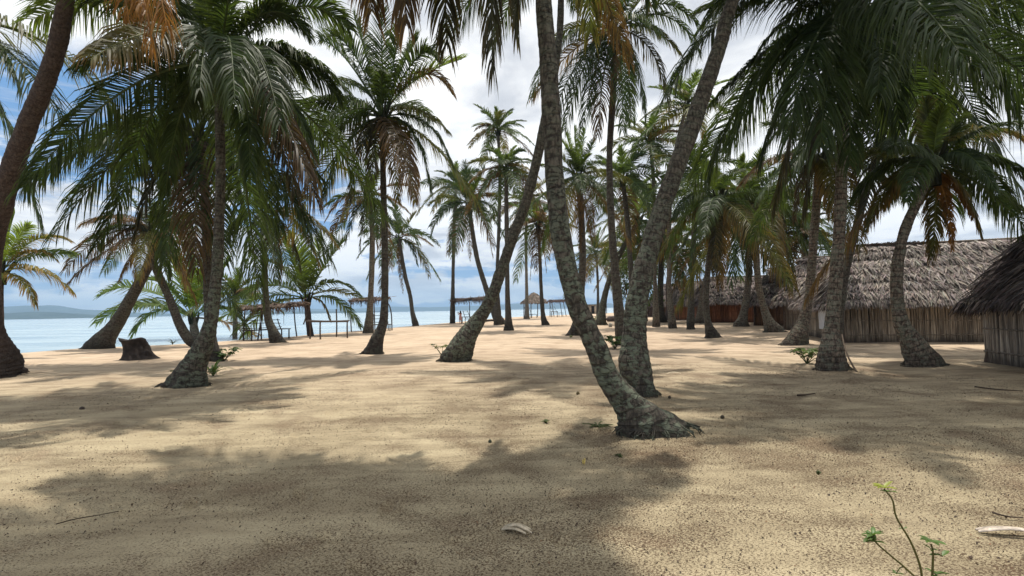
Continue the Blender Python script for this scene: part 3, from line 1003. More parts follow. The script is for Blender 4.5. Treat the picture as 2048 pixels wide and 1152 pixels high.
palm('leaning shore palm with black bulky foot beside the old stump',
     [(192, 697, 76), (214, 672, 56), (238, 640, 38), (262, 596, 30), (284, 556, 26), (302, 520, 24)], (322, 470), BARK_DARK,
     fr=[(133, 540, 210, 430, 0.3, 'b'), (205, 500, 260, 430, -0.5, 'b'), (165, 450, 240, 410, 0.8), (240, 560, 275, 480, 0.5, 'b'), (420, 520, 370, 440, 0.5), (400, 430, 360, 420, -0.3)], n=8, rpx=150, seed=14, hang=0.5, pal=(0.6, 0.15, 0.25))
palm('S-curved thin palm bending left over the beach, dead leaves hanging at its neck',
     [(398, 694, 30), (378, 680, 26), (358, 645, 22), (340, 600, 19), (322, 560, 18), (306, 520, 17)], (300, 462), BARK_DARK,
     fr=[(205, 470, 250, 420, 0.4), (260, 395, 280, 420, 0.6), (350, 400, 325, 420, 0.3), (380, 460, 345, 420, -0.5), (340, 560, 325, 470, -0.3, 'd')], n=7, rpx=120, seed=15, hang=0.6, dead=[(325, 570, 322, 480, -0.2), (312, 560, 310, 480, 0.2)], pal=(0.6, 0.1, 0.3))
palm('low bright green young palm on the beach behind the grey curved trunk',
     [(392, 684, 26), (390, 668, 20), (388, 655, 18)], (386, 636), BARK_RING,
     fr=[(207, 588, 285, 545, 0.3), (196, 645, 270, 580, -0.3), (265, 672, 310, 590, 0.5), (300, 560, 335, 560, -0.8), (378, 485, 378, 560, 0.2, 'f'), (335, 490, 355, 560, 0.6, 'f'), (425, 490, 408, 560, -0.3, 'f'), (460, 520, 430, 560, 0.5, 'f'), (505, 600, 450, 555, 0.3), (490, 650, 450, 590, -0.5), (350, 520, 365, 570, -0.9, 'f')],
     n=3, rpx=170, seed=16, upright=0.7, bright=1.35)
palm('slim bowed trunk with dark hanging crown in front of the thatched bench shelter',
     [(558, 686, 38), (546, 664, 24), (536, 635, 16), (531, 580, 13), (529, 520, 12)], (524, 425), BARK_DARK,
     fr=[(480, 560, 500, 430, -0.5), (560, 560, 550, 430, -0.6, 'b'), (600, 540, 575, 420, 0.3, 'd'), (640, 530, 590, 400, 0.5, 'y'), (520, 570, 522, 440, -1.0, 'd'), (450, 500, 480, 400, 0.4), (675, 490, 605, 390, 0.6, 'y'), (430, 420, 470, 370, -0.6), (620, 400, 580, 370, -0.4)], n=8, rpx=145, seed=17, hang=0.6, bright=0.85)
palm('bushy young palm with low feathery fronds on the beach beside the pole rack',
     [(622, 672, 15), (618, 650, 13), (616, 630, 13)], (613, 598), BARK_RED,
     fr=[(484, 590, 545, 545, 0.4), (440, 640, 530, 570, -0.5), (484, 690, 520, 590, 0.5), (718, 590, 660, 535, 0.3), (722, 655, 675, 575, -0.6), (660, 640, 645, 585, 0.6, 'y'), (690, 480, 645, 530, 0.3), (560, 470, 590, 530, -0.4, 'f'), (600, 455, 606, 530, 0.5, 'f'), (650, 465, 628, 530, -0.6, 'f'), (530, 520, 570, 530, 0.7), (590, 560, 600, 560, -2.5)],
     n=3, rpx=140, seed=18, upright=0.55, bright=1.2)
palm('pale straight trunk with swollen foot beside the small beach lounger shelter',
     [(736, 666, 26), (738, 648, 19), (741, 600, 12), (744, 520, 11), (744, 450, 10)], (738, 395), BARK_RING,
     fr=[(652, 440, 690, 370, 0.3, 'b'), (660, 470, 700, 385, -0.5, 'b'), (690, 490, 712, 400, 0.3), (720, 500, 728, 400, -0.5, 'd'), (755, 500, 750, 400, 0.5, 'b'), (780, 480, 765, 390, 0.2)], n=16, rpx=100, seed=19, hang=0.6, pal=(0.6, 0.15, 0.25))
palm('lone slim palm curving over the water, full star-shaped crown',
     [(832, 652, 15), (825, 625, 9), (820, 590, 8), (810, 550, 8)], (798, 478), BARK_DARK,
     fr=[(716, 515, 750, 460, 0.4), (735, 555, 760, 490, -0.6), (720, 470, 755, 450, 1.0), (760, 580, 772, 500, 0.4, 'd'), (877, 490, 840, 450, 0.5), (858, 552, 835, 475, -0.4, 'y'), (835, 530, 825, 480, 0.8), (790, 408, 792, 440, 0.4), (832, 425, 818, 445, -0.5), (765, 425, 780, 445, 0.6)],
     n=9, rpx=84, seed=20, dead=[(806, 585, 800, 500, -0.3), (800, 560, 797, 500, 0.4)])

# --- middle distance
palm('thin palm bowing left behind the slanting trunk, tattered brown-tipped crown',
     [(1002, 649, 26), (985, 615, 14), (970, 570, 11), (955, 520, 10), (946, 470, 9)], (938, 408), BARK_DARK,
     fr=[(862, 470, 890, 390, 0.4), (858, 410, 890, 380, -0.6), (896, 508, 912, 415, 0.4, 'b'), (985, 510, 968, 410, -0.4, 'b'), (1000, 440, 975, 390, 0.6), (930, 325, 935, 370, 0.4), (900, 345, 918, 375, -0.8), (970, 335, 955, 370, 0.8)], n=12, rpx=92, seed=21, hang=0.5, dead=[(940, 522, 938, 440, -0.3), (925, 500, 928, 430, 0.4)], pal=(0.7, 0.1, 0.2))
palm('straight palm with a blackened bulb foot standing mid sand, dense round crown',
     [(1017, 661, 24), (1017, 642, 15), (1015, 590, 10), (1014, 500, 9), (1013, 420, 9)], (1012, 338), BARK_DARK, n=28, rpx=88, seed=22, hang=0.5, nuts=3)
palm('tallest far palm in the middle gap, small crown against white cloud',
     [(996, 648, 18), (994, 560, 8), (998, 450, 7), (1000, 350, 7)], (996, 262), BARK_DARK, n=22, rpx=76, seed=23, hang=0.3, upright=0.3, Y=52)
palm('far palm with bowed foot right of the pointed straw parasol',
     [(1092, 650, 17), (1086, 630, 10), (1082, 570, 7), (1080, 520, 7)], (1076, 452), BARK_DARK, n=24, rpx=84, seed=24, hang=0.55, dead=[(1060, 560, 1065, 480, 0.2), (1093, 545, 1088, 470, -0.2)], pal=(0.5, 0.3, 0.2))
palm('straight far palm left of the pointed straw parasol, bushy foot',
     [(1054, 638, 14), (1054, 625, 9), (1053, 560, 6), (1052, 480, 6)], (1054, 408), BARK_RING, n=22, rpx=76, seed=25, hang=0.45, pal=(0.5, 0.35, 0.15))
palm('palm partly behind the nearest trunk, upright bright green heart',
     [(1146, 671, 30), (1153, 650, 20), (1161, 600, 15), (1165, 520, 14), (1163, 440, 13)], (1156, 358), BARK_DARK,
     fr=[(1148, 255, 1152, 310, 0.1, 'f'), (1130, 262, 1145, 310, 0.3, 'f'), (1170, 258, 1162, 310, -0.3, 'f'), (1190, 280, 1172, 315, 0.4), (1100, 300, 1130, 315, 0.5)], n=20, rpx=112, seed=26, hang=0.6, dead=[(1160, 500, 1158, 420, -0.4), (1185, 490, 1175, 420, 0.4)], droop=1.1, bright=1.10)
palm('far palm tilting right beyond the slender grey trunk, foot with leafy sprouts',
     [(1202, 650, 25), (1204, 625, 16), (1211, 585, 12), (1224, 545, 11), (1244, 500, 11)], (1278, 440), BARK_LICHEN, n=20, rpx=92, seed=27, hang=0.5, pal=(0.55, 0.3, 0.15), bright=1.15)
palm('distant palm in front of the little shed, straw-yellow crown',
     [(1196, 629, 8), (1196, 590, 5), (1195, 550, 5)], (1192, 505), BARK_DARK, n=22, rpx=72, seed=28, hang=0.55, pal=(0.3, 0.5, 0.2), Y=95)
palm('tall hazy palm with pale green crown between the two leaning trunks',
     [(1312, 645, 16), (1310, 560, 8), (1308, 450, 8), (1307, 360, 8)], (1300, 285), BARK_RING, n=22, rpx=100, seed=29, hang=0.4, Y=40, upright=0.2, pal=(0.7, 0.25, 0.05), bright=1.20)
palm('tall palm with yellowing fronds peeping right of the stout leaning trunk top',
     [(1345, 650, 18), (1338, 560, 9), (1340, 400, 9), (1352, 300, 9)], (1372, 215), BARK_RING, n=20, rpx=108, seed=30, hang=0.3, Y=36, upright=0.3, pal=(0.5, 0.45, 0.05), bright=1.20)
palm('mid palm behind the slender grey trunk, crown half hidden by it',
     [(1262, 655, 20), (1264, 600, 11), (1258, 480, 10), (1252, 420, 10)], (1246, 360), BARK_DARK, n=20, rpx=105, seed=31, hang=0.5, Y=38, bright=1.10)
palm('short dark palm with straw skirt by the farthest hut',
     [(1326, 645, 22), (1322, 620, 13), (1321, 580, 12), (1322, 545, 12)], (1325, 480), BARK_DARK, n=22, rpx=105, seed=32, hang=0.5, pal=(0.55, 0.2, 0.25), bright=0.95)
palm('second dark palm close beside the straw-skirted one by the farthest hut',
     [(1338, 640, 20), (1338, 615, 12), (1337, 570, 11)], (1345, 500), BARK_RED, n=18, rpx=88, seed=33, hang=0.5, pal=(0.5, 0.25, 0.25), bright=0.95)
palm('palm with pale bent trunk before the red-brown cane wall',
     [(1400, 647, 24), (1402, 620, 15), (1408, 580, 13), (1416, 540, 12)], (1424, 470), BARK_RING, n=18, rpx=105, seed=34, hang=0.5, dead=[(1375, 560, 1390, 480, 0.2, 1)], bright=1.00)
palm('slim blackish palm curving like a bow in front of the red-brown huts',
     [(1428, 677, 38), (1417, 650, 17), (1412, 620, 14), (1413, 570, 13), (1421, 500, 12)], (1436, 400), BARK_DARK,
     fr=[(1330, 520, 1370, 390, 0.3), (1345, 440, 1385, 360, -0.6), (1380, 540, 1405, 400, -0.5), (1430, 550, 1432, 420, -1.0, 'd'), (1490, 540, 1470, 400, -0.4), (1540, 500, 1495, 380, 0.5)], n=14, rpx=145, seed=35, hang=0.5, bright=0.95)
palm('pale grey trunk with a black skirt foot before the middle hut',
     [(1481, 653, 42), (1486, 634, 20), (1494, 590, 15), (1498, 530, 13), (1496, 470, 13)], (1490, 395), BARK_RING,
     fr=[(1400, 470, 1440, 360, 0.4), (1470, 530, 1478, 400, -0.8), (1560, 500, 1530, 370, 0.4), (1530, 540, 1515, 410, -0.4)], n=16, rpx=145, seed=36, hang=0.5, bright=0.95)
palm('grey trunk leaning left with heavy dark foot against the middle huts',
     [(1550, 664, 50), (1536, 640, 24), (1524, 602, 15), (1516, 560, 14), (1512, 500, 14)], (1506, 405), BARK_RING,
     fr=[(1620, 520, 1570, 380, 0.5), (1590, 560, 1550, 410, -0.6, 'd'), (1500, 560, 1502, 420, -1.0, 'd'), (1640, 440, 1580, 350, -0.4)], n=16, rpx=158, seed=37, hang=0.5, bright=0.90)
palm('ringed trunk with wide shaggy root foot left of the tall ring-scarred one',
     [(1588, 690, 62), (1604, 652, 32), (1616, 605, 21), (1622, 550, 19), (1627, 480, 19), (1633, 410, 19)], (1638, 318), BARK_RING,
     fr=[(1590, 440, 1605, 300, -0.6, 'b'), (1660, 440, 1655, 310, -0.8, 'y'), (1550, 420, 1585, 290, 0.4), (1720, 420, 1690, 290, 0.4, 'y')], n=16, rpx=172, seed=38, hang=0.5, bright=0.90)
palm('tousled green palm rising behind the long grey hut roof',
     [(1612, 640, 20), (1612, 560, 12), (1610, 520, 12)], (1606, 470), BARK_RING, n=20, rpx=85, seed=39, hang=0.35, Y=36, upright=0.2)
palm('dense palm behind the middle hut roofs, crown low and dark',
     [(1555, 640, 20), (1556, 560, 12), (1558, 500, 12)], (1560, 430), BARK_DARK, n=20, rpx=115, seed=40, hang=0.5, Y=38, bright=1.00)
palm('leafy palm over the far huts, crown joining the dark canopy',
     [(1380, 640, 18), (1384, 560, 10), (1388, 460, 10)], (1392, 345), BARK_DARK, n=20, rpx=120, seed=41, hang=0.5, Y=34, bright=1.10)
palm('narrow far palm by the stones at the island tip, pale straw fronds',
     [(1268, 632, 9), (1266, 590, 5), (1262, 550, 5)], (1258, 505), BARK_DARK, n=22, rpx=72, seed=43, hang=0.5, Y=80, pal=(0.4, 0.45, 0.15))
palm('palm half hidden by the round-headed shaggy crown, left of centre skyline',
     [(905, 648, 12), (906, 560, 7), (908, 460, 7)], (912, 372), BARK_DARK, n=22, rpx=80, seed=44, hang=0.45, Y=62, pal=(0.5, 0.3, 0.2))
palm('low young palm at the left shore behind the dark hanging crowns',
     [(470, 668, 12), (470, 640, 9), (470, 620, 9)], (472, 590), BARK_RING, n=14, rpx=85, seed=45, hang=0.3, upright=0.5, Y=40)

palm('palm deep in the grove, yellowish skirt between the slender grey and stout trunks', [(1290, 634, 12), (1286, 560, 8), (1278, 480, 8)], (1270, 395), BARK_DARK, n=20, rpx=88, seed=47, hang=0.55, Y=55, pal=(0.6, 0.35, 0.05), bright=1.20)

# ------------------------------------------------------------------ thatched huts
def thatch_blade_field(acc, quad, dens, ln, wd, r, col, lift=0.10, rows=0.42, over=0.0):
    """shaggy layered palm-leaf thatch on a roof plane; quad = eave-left, eave-right, top-right, top-left"""
    a, b, c, d = (np.asarray(k, float) for k in quad)
    hgt = np.linalg.norm((c + d) / 2 - (a + b) / 2)
    nrow = max(2, int(hgt / rows))
    nrm = norm(np.cross(b - a, d - a))
    if nrm[2] < 0:
        nrm = -nrm
    for i in range(nrow + 1):
        s = i / nrow
        p, q = a + (d - a) * s, b + (c - b) * s
        wid = np.linalg.norm(q - p)
        m = int(wid * rows * dens * (1.5 if i == 0 else 1))
        if m < 3:
            m = 3
        u = r.uniform(0, 1, m)
        base = p + (q - p) * u[:, None] + nrm * (lift + 0.05 * r.uniform(size=m))[:, None]
        dn = norm((a - d) * (1 - u)[:, None] + (b - c) * u[:, None])
        base = base - dn * (r.uniform(0, rows * 0.4, m) + 0.12 * np.sin(u * wid * 0.9 + i * 2.1))[:, None] * (1 if i else 0.2)
        sway = 0.5 * np.sin(u * wid * 1.3 + i * 1.7) * 0.35
        al = norm(q - p)
        dirn = norm(dn + al * (r.normal(size=m) * 0.28 + sway)[:, None] + nrm * (0.16 + 0.13 * r.normal(size=m))[:, None])
        L = ln * r.uniform(0.6, 1.25, m) * (0.62 if i == 0 else 1)
        w = wd * r.uniform(0.6, 1.3, m)
        sv = norm(np.cross(dirn, nrm) + nrm * (r.normal(size=m) * 0.5)[:, None])
        p1 = base + dirn * (L * 0.5)[:, None]
        d2 = norm(dirn - UP * (0.25 + (0.5 if i == 0 else 0.0)) + r.normal(size=(m, 3)) * 0.12)
        p2 = p1 + d2 * (L * 0.5)[:, None]
        cc = np.asarray(col) * r.uniform(0.55, 1.4, m)[:, None] * (1 + r.normal(size=(m, 3)) * 0.05) * (0.8 + 0.4 * r.uniform() * (1 if i else 0.6))  # random tone per course, partly standing in for shade between courses
        v = np.stack((base - sv * (w * 0.4)[:, None], base + sv * (w * 0.4)[:, None], p1 - sv * (w * 0.5)[:, None], p1 + sv * (w * 0.5)[:, None],
                      p2 - sv * (w * 0.1)[:, None], p2 + sv * (w * 0.1)[:, None]), 1)
        k = np.arange(m)[:, None] * 6
        f = np.concatenate((np.stack((k, k + 1, k + 3, k + 2), -1), np.stack((k + 2, k + 3, k + 5, k + 4), -1)), 1)
        acc.add(v.reshape(-1, 3), f.reshape(-1, 4), np.repeat(cc, 6, 0))


def hut(label, o, ang, length, width, wall_h, ridge_h, wcol, tcol, seed, dens=120, hip=0.9, over=0.42, gap=0.06, u=None, sheet=None):
    """cane-walled thatched hut: o = nearest-left wall corner, u along its front, v away"""
    r = np.random.default_rng(500 + seed)
    o = np.array((o[0], o[1], 0.0))
    o[2] = float(hz(o[None], False)[0]) - 0.03
    U = np.array((math.cos(ang), -math.sin(ang), 0)) if u is None else norm(np.array((*u, 0.0)))
    V = np.array((math.sin(ang), math.cos(ang), 0)) if u is None else np.array((-U[1], U[0], 0))
    root = thing('thatched_hut', label, 'hut', o)
    cor = [o, o + U * length, o + U * length + V * width, o + V * width]
    w = Acc()
    for k in range(4):
        a, b = cor[k], cor[(k + 1) % 4]
        e = b - a
        ln = np.linalg.norm(e)
        m = int(ln / gap)
        nrm = norm(np.cross(e, UP))
        bay = r.uniform(0.8, 1.2, int(ln / 0.7) + 2)
        for i in range(m):
            s = (i + 0.5) / m
            p = a + e * s + nrm * r.uniform(-0.012, 0.012)
            tl = r.normal() * 0.012
            c = np.array(wcol) * r.uniform(0.65, 1.3) * bay[int(s * ln / 0.7)]
            w.tube(np.array([p, p + UP * wall_h * 0.5 + norm(e) * tl, p + UP * (wall_h + 0.1) + norm(e) * tl * 2]), gap * 0.56, 6, c, False)
        for zz in (0.32, wall_h * 0.62):
            w.tube(np.array([a + nrm * 0.045 + UP * zz, (a + b) / 2 + nrm * 0.05 + UP * (zz + r.normal() * 0.02), b + nrm * 0.045 + UP * zz]), 0.018, 5, np.array(wcol) * 0.8)
    w.build('wall', CANE, root)
    for k in range(4):
        a = Acc()
        a.pole(cor[k] - UP * 0.05, cor[k] + UP * (wall_h + 0.25), 0.07, 0.06, (0.09, 0.065, 0.05))
        a.build('corner_post', WOOD, root)
    ez = wall_h + 0.16
    E = [o - U * over - V * over, o + U * (length + over) - V * over, o + U * (length + over) + V * (width + over), o - U * over + V * (width + over)]
    E = [p + UP * ez for p in E]
    r0 = o + U * hip + V * width / 2 + UP * ridge_h
    r1 = o + U * (length - hip) + V * width / 2 + UP * ridge_h
    t = Acc()
    planes = [(E[0], E[1], r1, r0), (E[2], E[3], r0, r1), (E[3], E[0], r0, r0), (E[1], E[2], r1, r1)]
    for q in planes:
        qa = np.array(q)
        t.add(qa, [(0, 1, 2, 3)] if np.linalg.norm(qa[2] - qa[3]) > 1e-6 else [(0, 1, 2, 2)], np.array(tcol) * 0.25)
        thatch_blade_field(t, q, dens, 0.72, 0.044 if dens > 150 else 0.075, r, tcol, 0.06, 0.52 if dens > 150 else 0.42)
    # ridge bundles
    rv = r1 - r0
    m = max(30, int(np.linalg.norm(rv) * 28))
    for k in range(m):
        p = r0 + rv * r.uniform(-0.06, 1.06) + UP * (0.10 + r.uniform(0, 0.06))
        s_ = V * (1 if k % 2 else -1) * r.uniform(0.3, 0.55) - UP * r.uniform(0.12, 0.3) + U * r.normal() * 0.25
        wv = U * r.uniform(0.04, 0.08)
        t.add([p - wv, p + wv, p + s_ + wv * 0.7, p + s_ - wv * 0.7], [(0, 1, 2, 3)], np.array(tcol) * r.uniform(0.5, 1.5))
    t.build('thatch_roof', THATCH, root)
    a = Acc()
    a.tube(np.array([r0 - norm(rv) * 0.2 + UP * 0.2, (r0 + r1) / 2 + UP * 0.17, r1 + norm(rv) * 0.2 + UP * 0.2]), 0.04, 6, (0.16, 0.13, 0.10))
    a.build('ridge_pole', WOOD, root)
    if sheet:
        s0, s1, z0, z1 = sheet
        n_, m_ = 14, 8
        gu, gz = np.meshgrid(np.linspace(s0, s1, n_), np.linspace(z0, z1, m_), indexing='ij')
        p = o + V * gu[..., None] + UP * gz[..., None] - U * (0.075 + 0.05 * fbm(np.column_stack((gu.ravel() * 3, gz.ravel() * 3, np.zeros(gu.size))), 2).reshape(n_, m_))[..., None]
        ix = np.arange(n_ * m_).reshape(n_, m_)
        a = Acc()
        a.add(p.reshape(-1, 3), np.stack((ix[:-1, :-1], ix[1:, :-1], ix[1:, 1:], ix[:-1, 1:]), -1).reshape(-1, 4), (0.55, 0.58, 0.62))
        s = a.build('plastic_sheet', TARP, root, True)
    return root


GREY_W, RED_W = (0.42, 0.355, 0.275), (0.36, 0.16, 0.085)
hut('dark hut cut by the right picture edge, grey cane wall under steep black thatch', (11.85, 12.9), 0, 6.5, 4.6, 1.42, 4.7, (0.38, 0.33, 0.275), (0.085, 0.065, 0.058), 1, 340, 0.5, 0.22, 0.05, u=(-0.2, -0.98))
hut('long low hut with sunlit grey thatch roof and pale cane wall, nearest whole hut', (12.9, 20.0), R(16), 10.0, 5.0, 1.42, 3.85, GREY_W, (0.235, 0.20, 0.18), 2, 440, 1.1, 0.42, 0.06, sheet=(0.5, 3.0, 0.45, 1.3))
hut('grey hut behind the left end of the long low hut, shadowed thatch hip', (16.2, 30.6), R(30), 8.0, 5.5, 1.5, 4.3, (0.38, 0.33, 0.27), (0.19, 0.155, 0.135), 3, 110, 1.1)
hut('hut with orange-brown cane end and tan thatch, third of the row from the long hut', (17.9, 38.0), R(30), 7.5, 5.5, 1.5, 4.2, (0.40, 0.22, 0.12), (0.20, 0.165, 0.145), 4, 90, 1.0)
hut('red-brown walled hut with ragged leafy eave in mid row behind the bowed palms', (17.2, 46.0), R(8), 7.5, 6.0, 1.6, 4.1, RED_W, (0.19, 0.155, 0.14), 5, 80, 1.0)
hut('small red-brown hut with bright orange corner, second from the far end', (18.6, 57.5), R(4), 6.5, 6.0, 1.65, 4.3, (0.40, 0.19, 0.10), (0.18, 0.15, 0.135), 6, 70, 1.0)
hut('farthest hut of the row, dark wall and drooping thatch at the island tip', (21.4, 74.0), R(0), 8.0, 7.0, 1.6, 4.8, (0.12, 0.07, 0.05), (0.15, 0.12, 0.11), 7, 60, 1.0)

# ------------------------------------------------------------------ beach furniture
DARKW, GREYW = np.array((0.055, 0.045, 0.04)), np.array((0.13, 0.10, 0.08))


def part_pole(root, name, a, b, r=0.04, col=DARKW, bend=0.015):
    q = Acc()
    q.pole(a, b, r, r * 0.85, col * rng.uniform(0.8, 1.3), bend)
    return q.build(name, WOOD, root)


def flat_roof(root, c0, c1, depth, thick, r, col=(0.12, 0.085, 0.065), hang=0.5, dens=150):
    """a sloping lattice piled with dry palm leaves; c0, c1 = front left and right edge"""
    a = Acc()
    back = np.array((0, depth, 0.12))
    q = (c0, c1, c1 + back, c0 + back)
    nrm = UP
    a.box((c0 + c1) / 2 + back / 2, (c1 - c0) / 2, back / 2, UP * 0.03, np.array(col) * 0.5)
    thatch_blade_field(a, q, dens, hang, 0.07, r, col, 0.05, 0.5)
    thatch_blade_field(a, (q[2], q[3], q[0], q[1]), dens, hang, 0.07, r, col, 0.05, 0.5)
    al = norm(c1 - c0)
    for k in range(int(np.linalg.norm(c1 - c0) * 40)):         # fringe
        p = c0 + (c1 - c0) * r.uniform(-0.03, 1.03) + back * r.choice((0, 1)) + UP * r.uniform(-0.02, thick)
        d = norm(np.array((r.normal() * 0.35, r.normal() * 0.35, -1))) * hang * r.uniform(0.35, 1.0)
        wv = al * r.uniform(0.015, 0.04)
        a.add([p - wv, p + wv, p + d + wv * 0.3, p + d - wv * 0.3], [(0, 1, 2, 3)], np.array(col) * r.uniform(0.4, 1.5))
    for k in range(int(np.linalg.norm(c1 - c0) * 14)):         # heaped leaf stalks on top
        p = c0 + (c1 - c0) * r.uniform(0, 1) + back * r.uniform(0, 1) + UP * r.uniform(0.04, thick)
        d = norm(np.array((r.normal(), r.normal() * 0.5, r.normal() * 0.12))) * 0.7
        a.tube(np.array([p - d, p + UP * 0.05, p + d]), 0.012, 4, np.array(col) * r.uniform(0.7, 1.8), False)
    return a.build('thatch_roof', THATCH, root)


def ladder_bench(label, p0, p1, depth, seat_h, back_h, group=None, name='pole_bench', rails=3):
    """rough seat of poles with a raked ladder back; p0-p1 = front edge on the ground"""
    p0, p1 = np.asarray(p0, float), np.asarray(p1, float)
    root = thing(name, label, 'bench', (p0 + p1) / 2, group)
    al = norm(p1 - p0)
    bk = np.array((-al[1], al[0], 0)) * depth
    for a in (p0, p1, p0 + bk, p1 + bk):
        part_pole(root, 'leg', a, a + UP * seat_h, 0.045)
    s = Acc()
    for k in range(7):
        o = bk * (k / 6) + UP * (seat_h + 0.03)
        s.pole(p0 - al * 0.12 + o, p1 + al * 0.12 + o, 0.03, 0.03, DARKW * rng.uniform(0.8, 1.4), 0.006)
    s.build('seat', WOOD, root)
    b = Acc()
    top = bk * 1.45 + UP * back_h
    for q in (p0 + (p1 - p0) * 0.08, p1 - (p1 - p0) * 0.02):
        b.pole(q + bk * 0.95 + UP * seat_h, q + top, 0.035, 0.03, DARKW)
    for k in range(rails):
        o = bk * (0.98 + 0.46 * (k + 0.8) / rails) + UP * (seat_h + (back_h - seat_h) * (k + 0.7) / rails)
        b.pole(p0 + o - al * 0.05, p1 + o + al * 0.08, 0.022, 0.02, DARKW, 0.012)
    b.build('backrest', WOOD, root)
    return root


r_ = np.random.default_rng(77)
# thatched bench shelter on the left beach
gA, gB = G(488, 681), G(594, 673)
root = thing('thatch_shelter', 'lean thatched shelter on thin poles over the big pole bench, left beach', 'shelter', (gA + gB) / 2)
Ys = gA[1]
for (px, py), (tx, ty) in (((487, 681), (490, 622)), ((515, 681), (527, 622)), ((594, 673), (588, 612)), ((523, 679), (524, 600)), ((567, 668), (567, 615))):
    g = G(px, py)
    part_pole(root, 'post', g - UP * 0.1, P(tx, ty, g[1]), 0.045, DARKW)
flat_roof(root, P(478, 621, Ys - 0.3), P(592, 613, Ys - 0.3), 1.9, 0.22, r_, (0.15, 0.105, 0.08), 0.6)
ladder_bench('dark pole bench with ladder back under the left beach shelter', G(503, 682), G(578, 677), 0.75, 0.58, 1.25)

# pole rack
gA, gB = G(620, 678), G(695, 676)
root = thing('pole_rack', 'bare knee-high rack of poles standing on the sand by the young palm', 'rack', (gA + gB) / 2)
hts = 34.0 / FPX
for (px, py, ty) in ((620, 678, 643), (641, 679, 643), (673, 674, 618), (695, 676, 643)):
    g = G(px, py)
    part_pole(root, 'post', g - UP * 0.1, P(px - 0.5, ty, g[1]), 0.05, GREYW * 0.8)
part_pole(root, 'rail', P(612, 643, gA[1]), P(697, 643, gB[1]), 0.055, GREYW * 0.7)
part_pole(root, 'rail', P(616, 641, gA[1] + 0.35), P(699, 641, gB[1] + 0.35), 0.045, GREYW * 0.7)
part_pole(root, 'brace', P(607, 649, gA[1]), P(613, 630, gA[1]), 0.04, GREYW * 0.6)

# small lounger shelter
gA, gB = G(746, 662), G(784, 661)
root = thing('thatch_shelter', 'small thatch awning with one bowed pole beside the pale swollen-footed palm', 'shelter', (gA + gB) / 2)
for (px, py), (tx, ty) in (((703, 664), (702, 602)), ((746, 662), (744, 602)), ((750, 659), (748, 602))):
    g = G(px, py)
    part_pole(root, 'post', g - UP * 0.1, P(tx, ty, g[1]), 0.05, DARKW)
a = Acc()
g = G(784, 661)
a.tube(spline([g - UP * 0.1, P(783, 632, g[1]), P(779, 612, g[1]), P(771, 602, g[1])], 14), 0.05, 6, DARKW)
a.build('post', WOOD, root)
flat_roof(root, P(700, 603, gA[1] - 0.3), P(768, 600, gA[1] - 0.3), 1.8, 0.2, r_, (0.12, 0.085, 0.07), 0.6)
ladder_bench('ladder-backed pole lounger under the bowed-pole awning', G(750, 663), G(780, 662), 0.8, 0.5, 1.35)

# shelter with the person
gA, gB = G(907, 647), G(940, 646)
root = thing('thatch_shelter', 'thatch awning on two posts by the water where the person stands', 'shelter', (gA + gB) / 2)
for (px, py), (tx, ty) in (((907, 647), (906.5, 604)), ((940, 646), (939.5, 604)), ((966, 645), (965, 602))):
    g = G(px, py)
    part_pole(root, 'post', g - UP * 0.1, P(tx, ty, g[1]), 0.055, DARKW)
flat_roof(root, P(902, 603, gA[1] - 0.4), P(970, 599, gA[1] - 0.4), 2.4, 0.3, r_, (0.115, 0.08, 0.06), 0.8)
ladder_bench('dark ladder-backed seat beside the low table under the waterside awning', G(942, 647), G(952, 646.5), 0.9, 0.5, 1.5)
gt = G(932, 646.5)
root = thing('pole_table', 'low table of thin poles between the standing person and the dark seat', 'table', gt)
for dx, dy in ((-0.5, 0), (0.5, 0), (-0.5, 0.6), (0.5, 0.6)):
    q = gt + np.array((dx, dy, 0))
    part_pole(root, 'leg', q, q + UP * 0.72, 0.04)
a = Acc()
for k in range(6):
    a.pole(gt + np.array((-0.6, k * 0.12, 0.75)), gt + np.array((0.6, k * 0.12, 0.75)), 0.035, 0.035, GREYW, 0.004)
a.build('tabletop', WOOD, root)
gl = G(983, 644)
a = Acc()
a.tube(np.array([gl + (-0.9, 0, 0.16), gl + (0, 0.1, 0.22), gl + (0.8, 0.1, 0.14)]), 0.14, 8, DARKW, True, 0.2, 4)
tag(a.build('driftwood_log', WOOD), 'short dark log lying by the foot of the thin bowing palm', 'log')

# straw parasol
gP = G(1068, 636)
root = thing('straw_parasol', 'round pointed straw parasol on poles among the far palms', 'parasol', gP)
for px, py in ((1048, 637), (1062, 635), (1075, 634.5), (1088, 636)):
    g = G(px, py)
    part_pole(root, 'post', g - UP * 0.1, P(px, 604, g[1]), 0.09, DARKW)
a = Acc()
ap = P(1068, 586, gP[1])
er = 23.0 * gP[1] / FPX
ez = P(1068, 604, gP[1])[2]
N_ = 26
for k in range(N_):
    t0, t1 = 2 * math.pi * k / N_, 2 * math.pi * (k + 1) / N_
    e0 = np.array((ap[0] + er * math.cos(t0), ap[1] + er * math.sin(t0), ez))
    e1 = np.array((ap[0] + er * math.cos(t1), ap[1] + er * math.sin(t1), ez))
    a.add([e0, e1, ap], [(0, 1, 2, 2)], (0.10, 0.075, 0.05))
    thatch_blade_field(a, (e0, e1, ap, ap), 90, 0.9, 0.12, r_, (0.20, 0.16, 0.13), 0.04, 0.5)
a.build('thatch_roof', THATCH, root)
ladder_bench('dark reclined pole seat under the pointed straw parasol', G(1064, 636), G(1073, 635.5), 1.0, 0.6, 1.9)

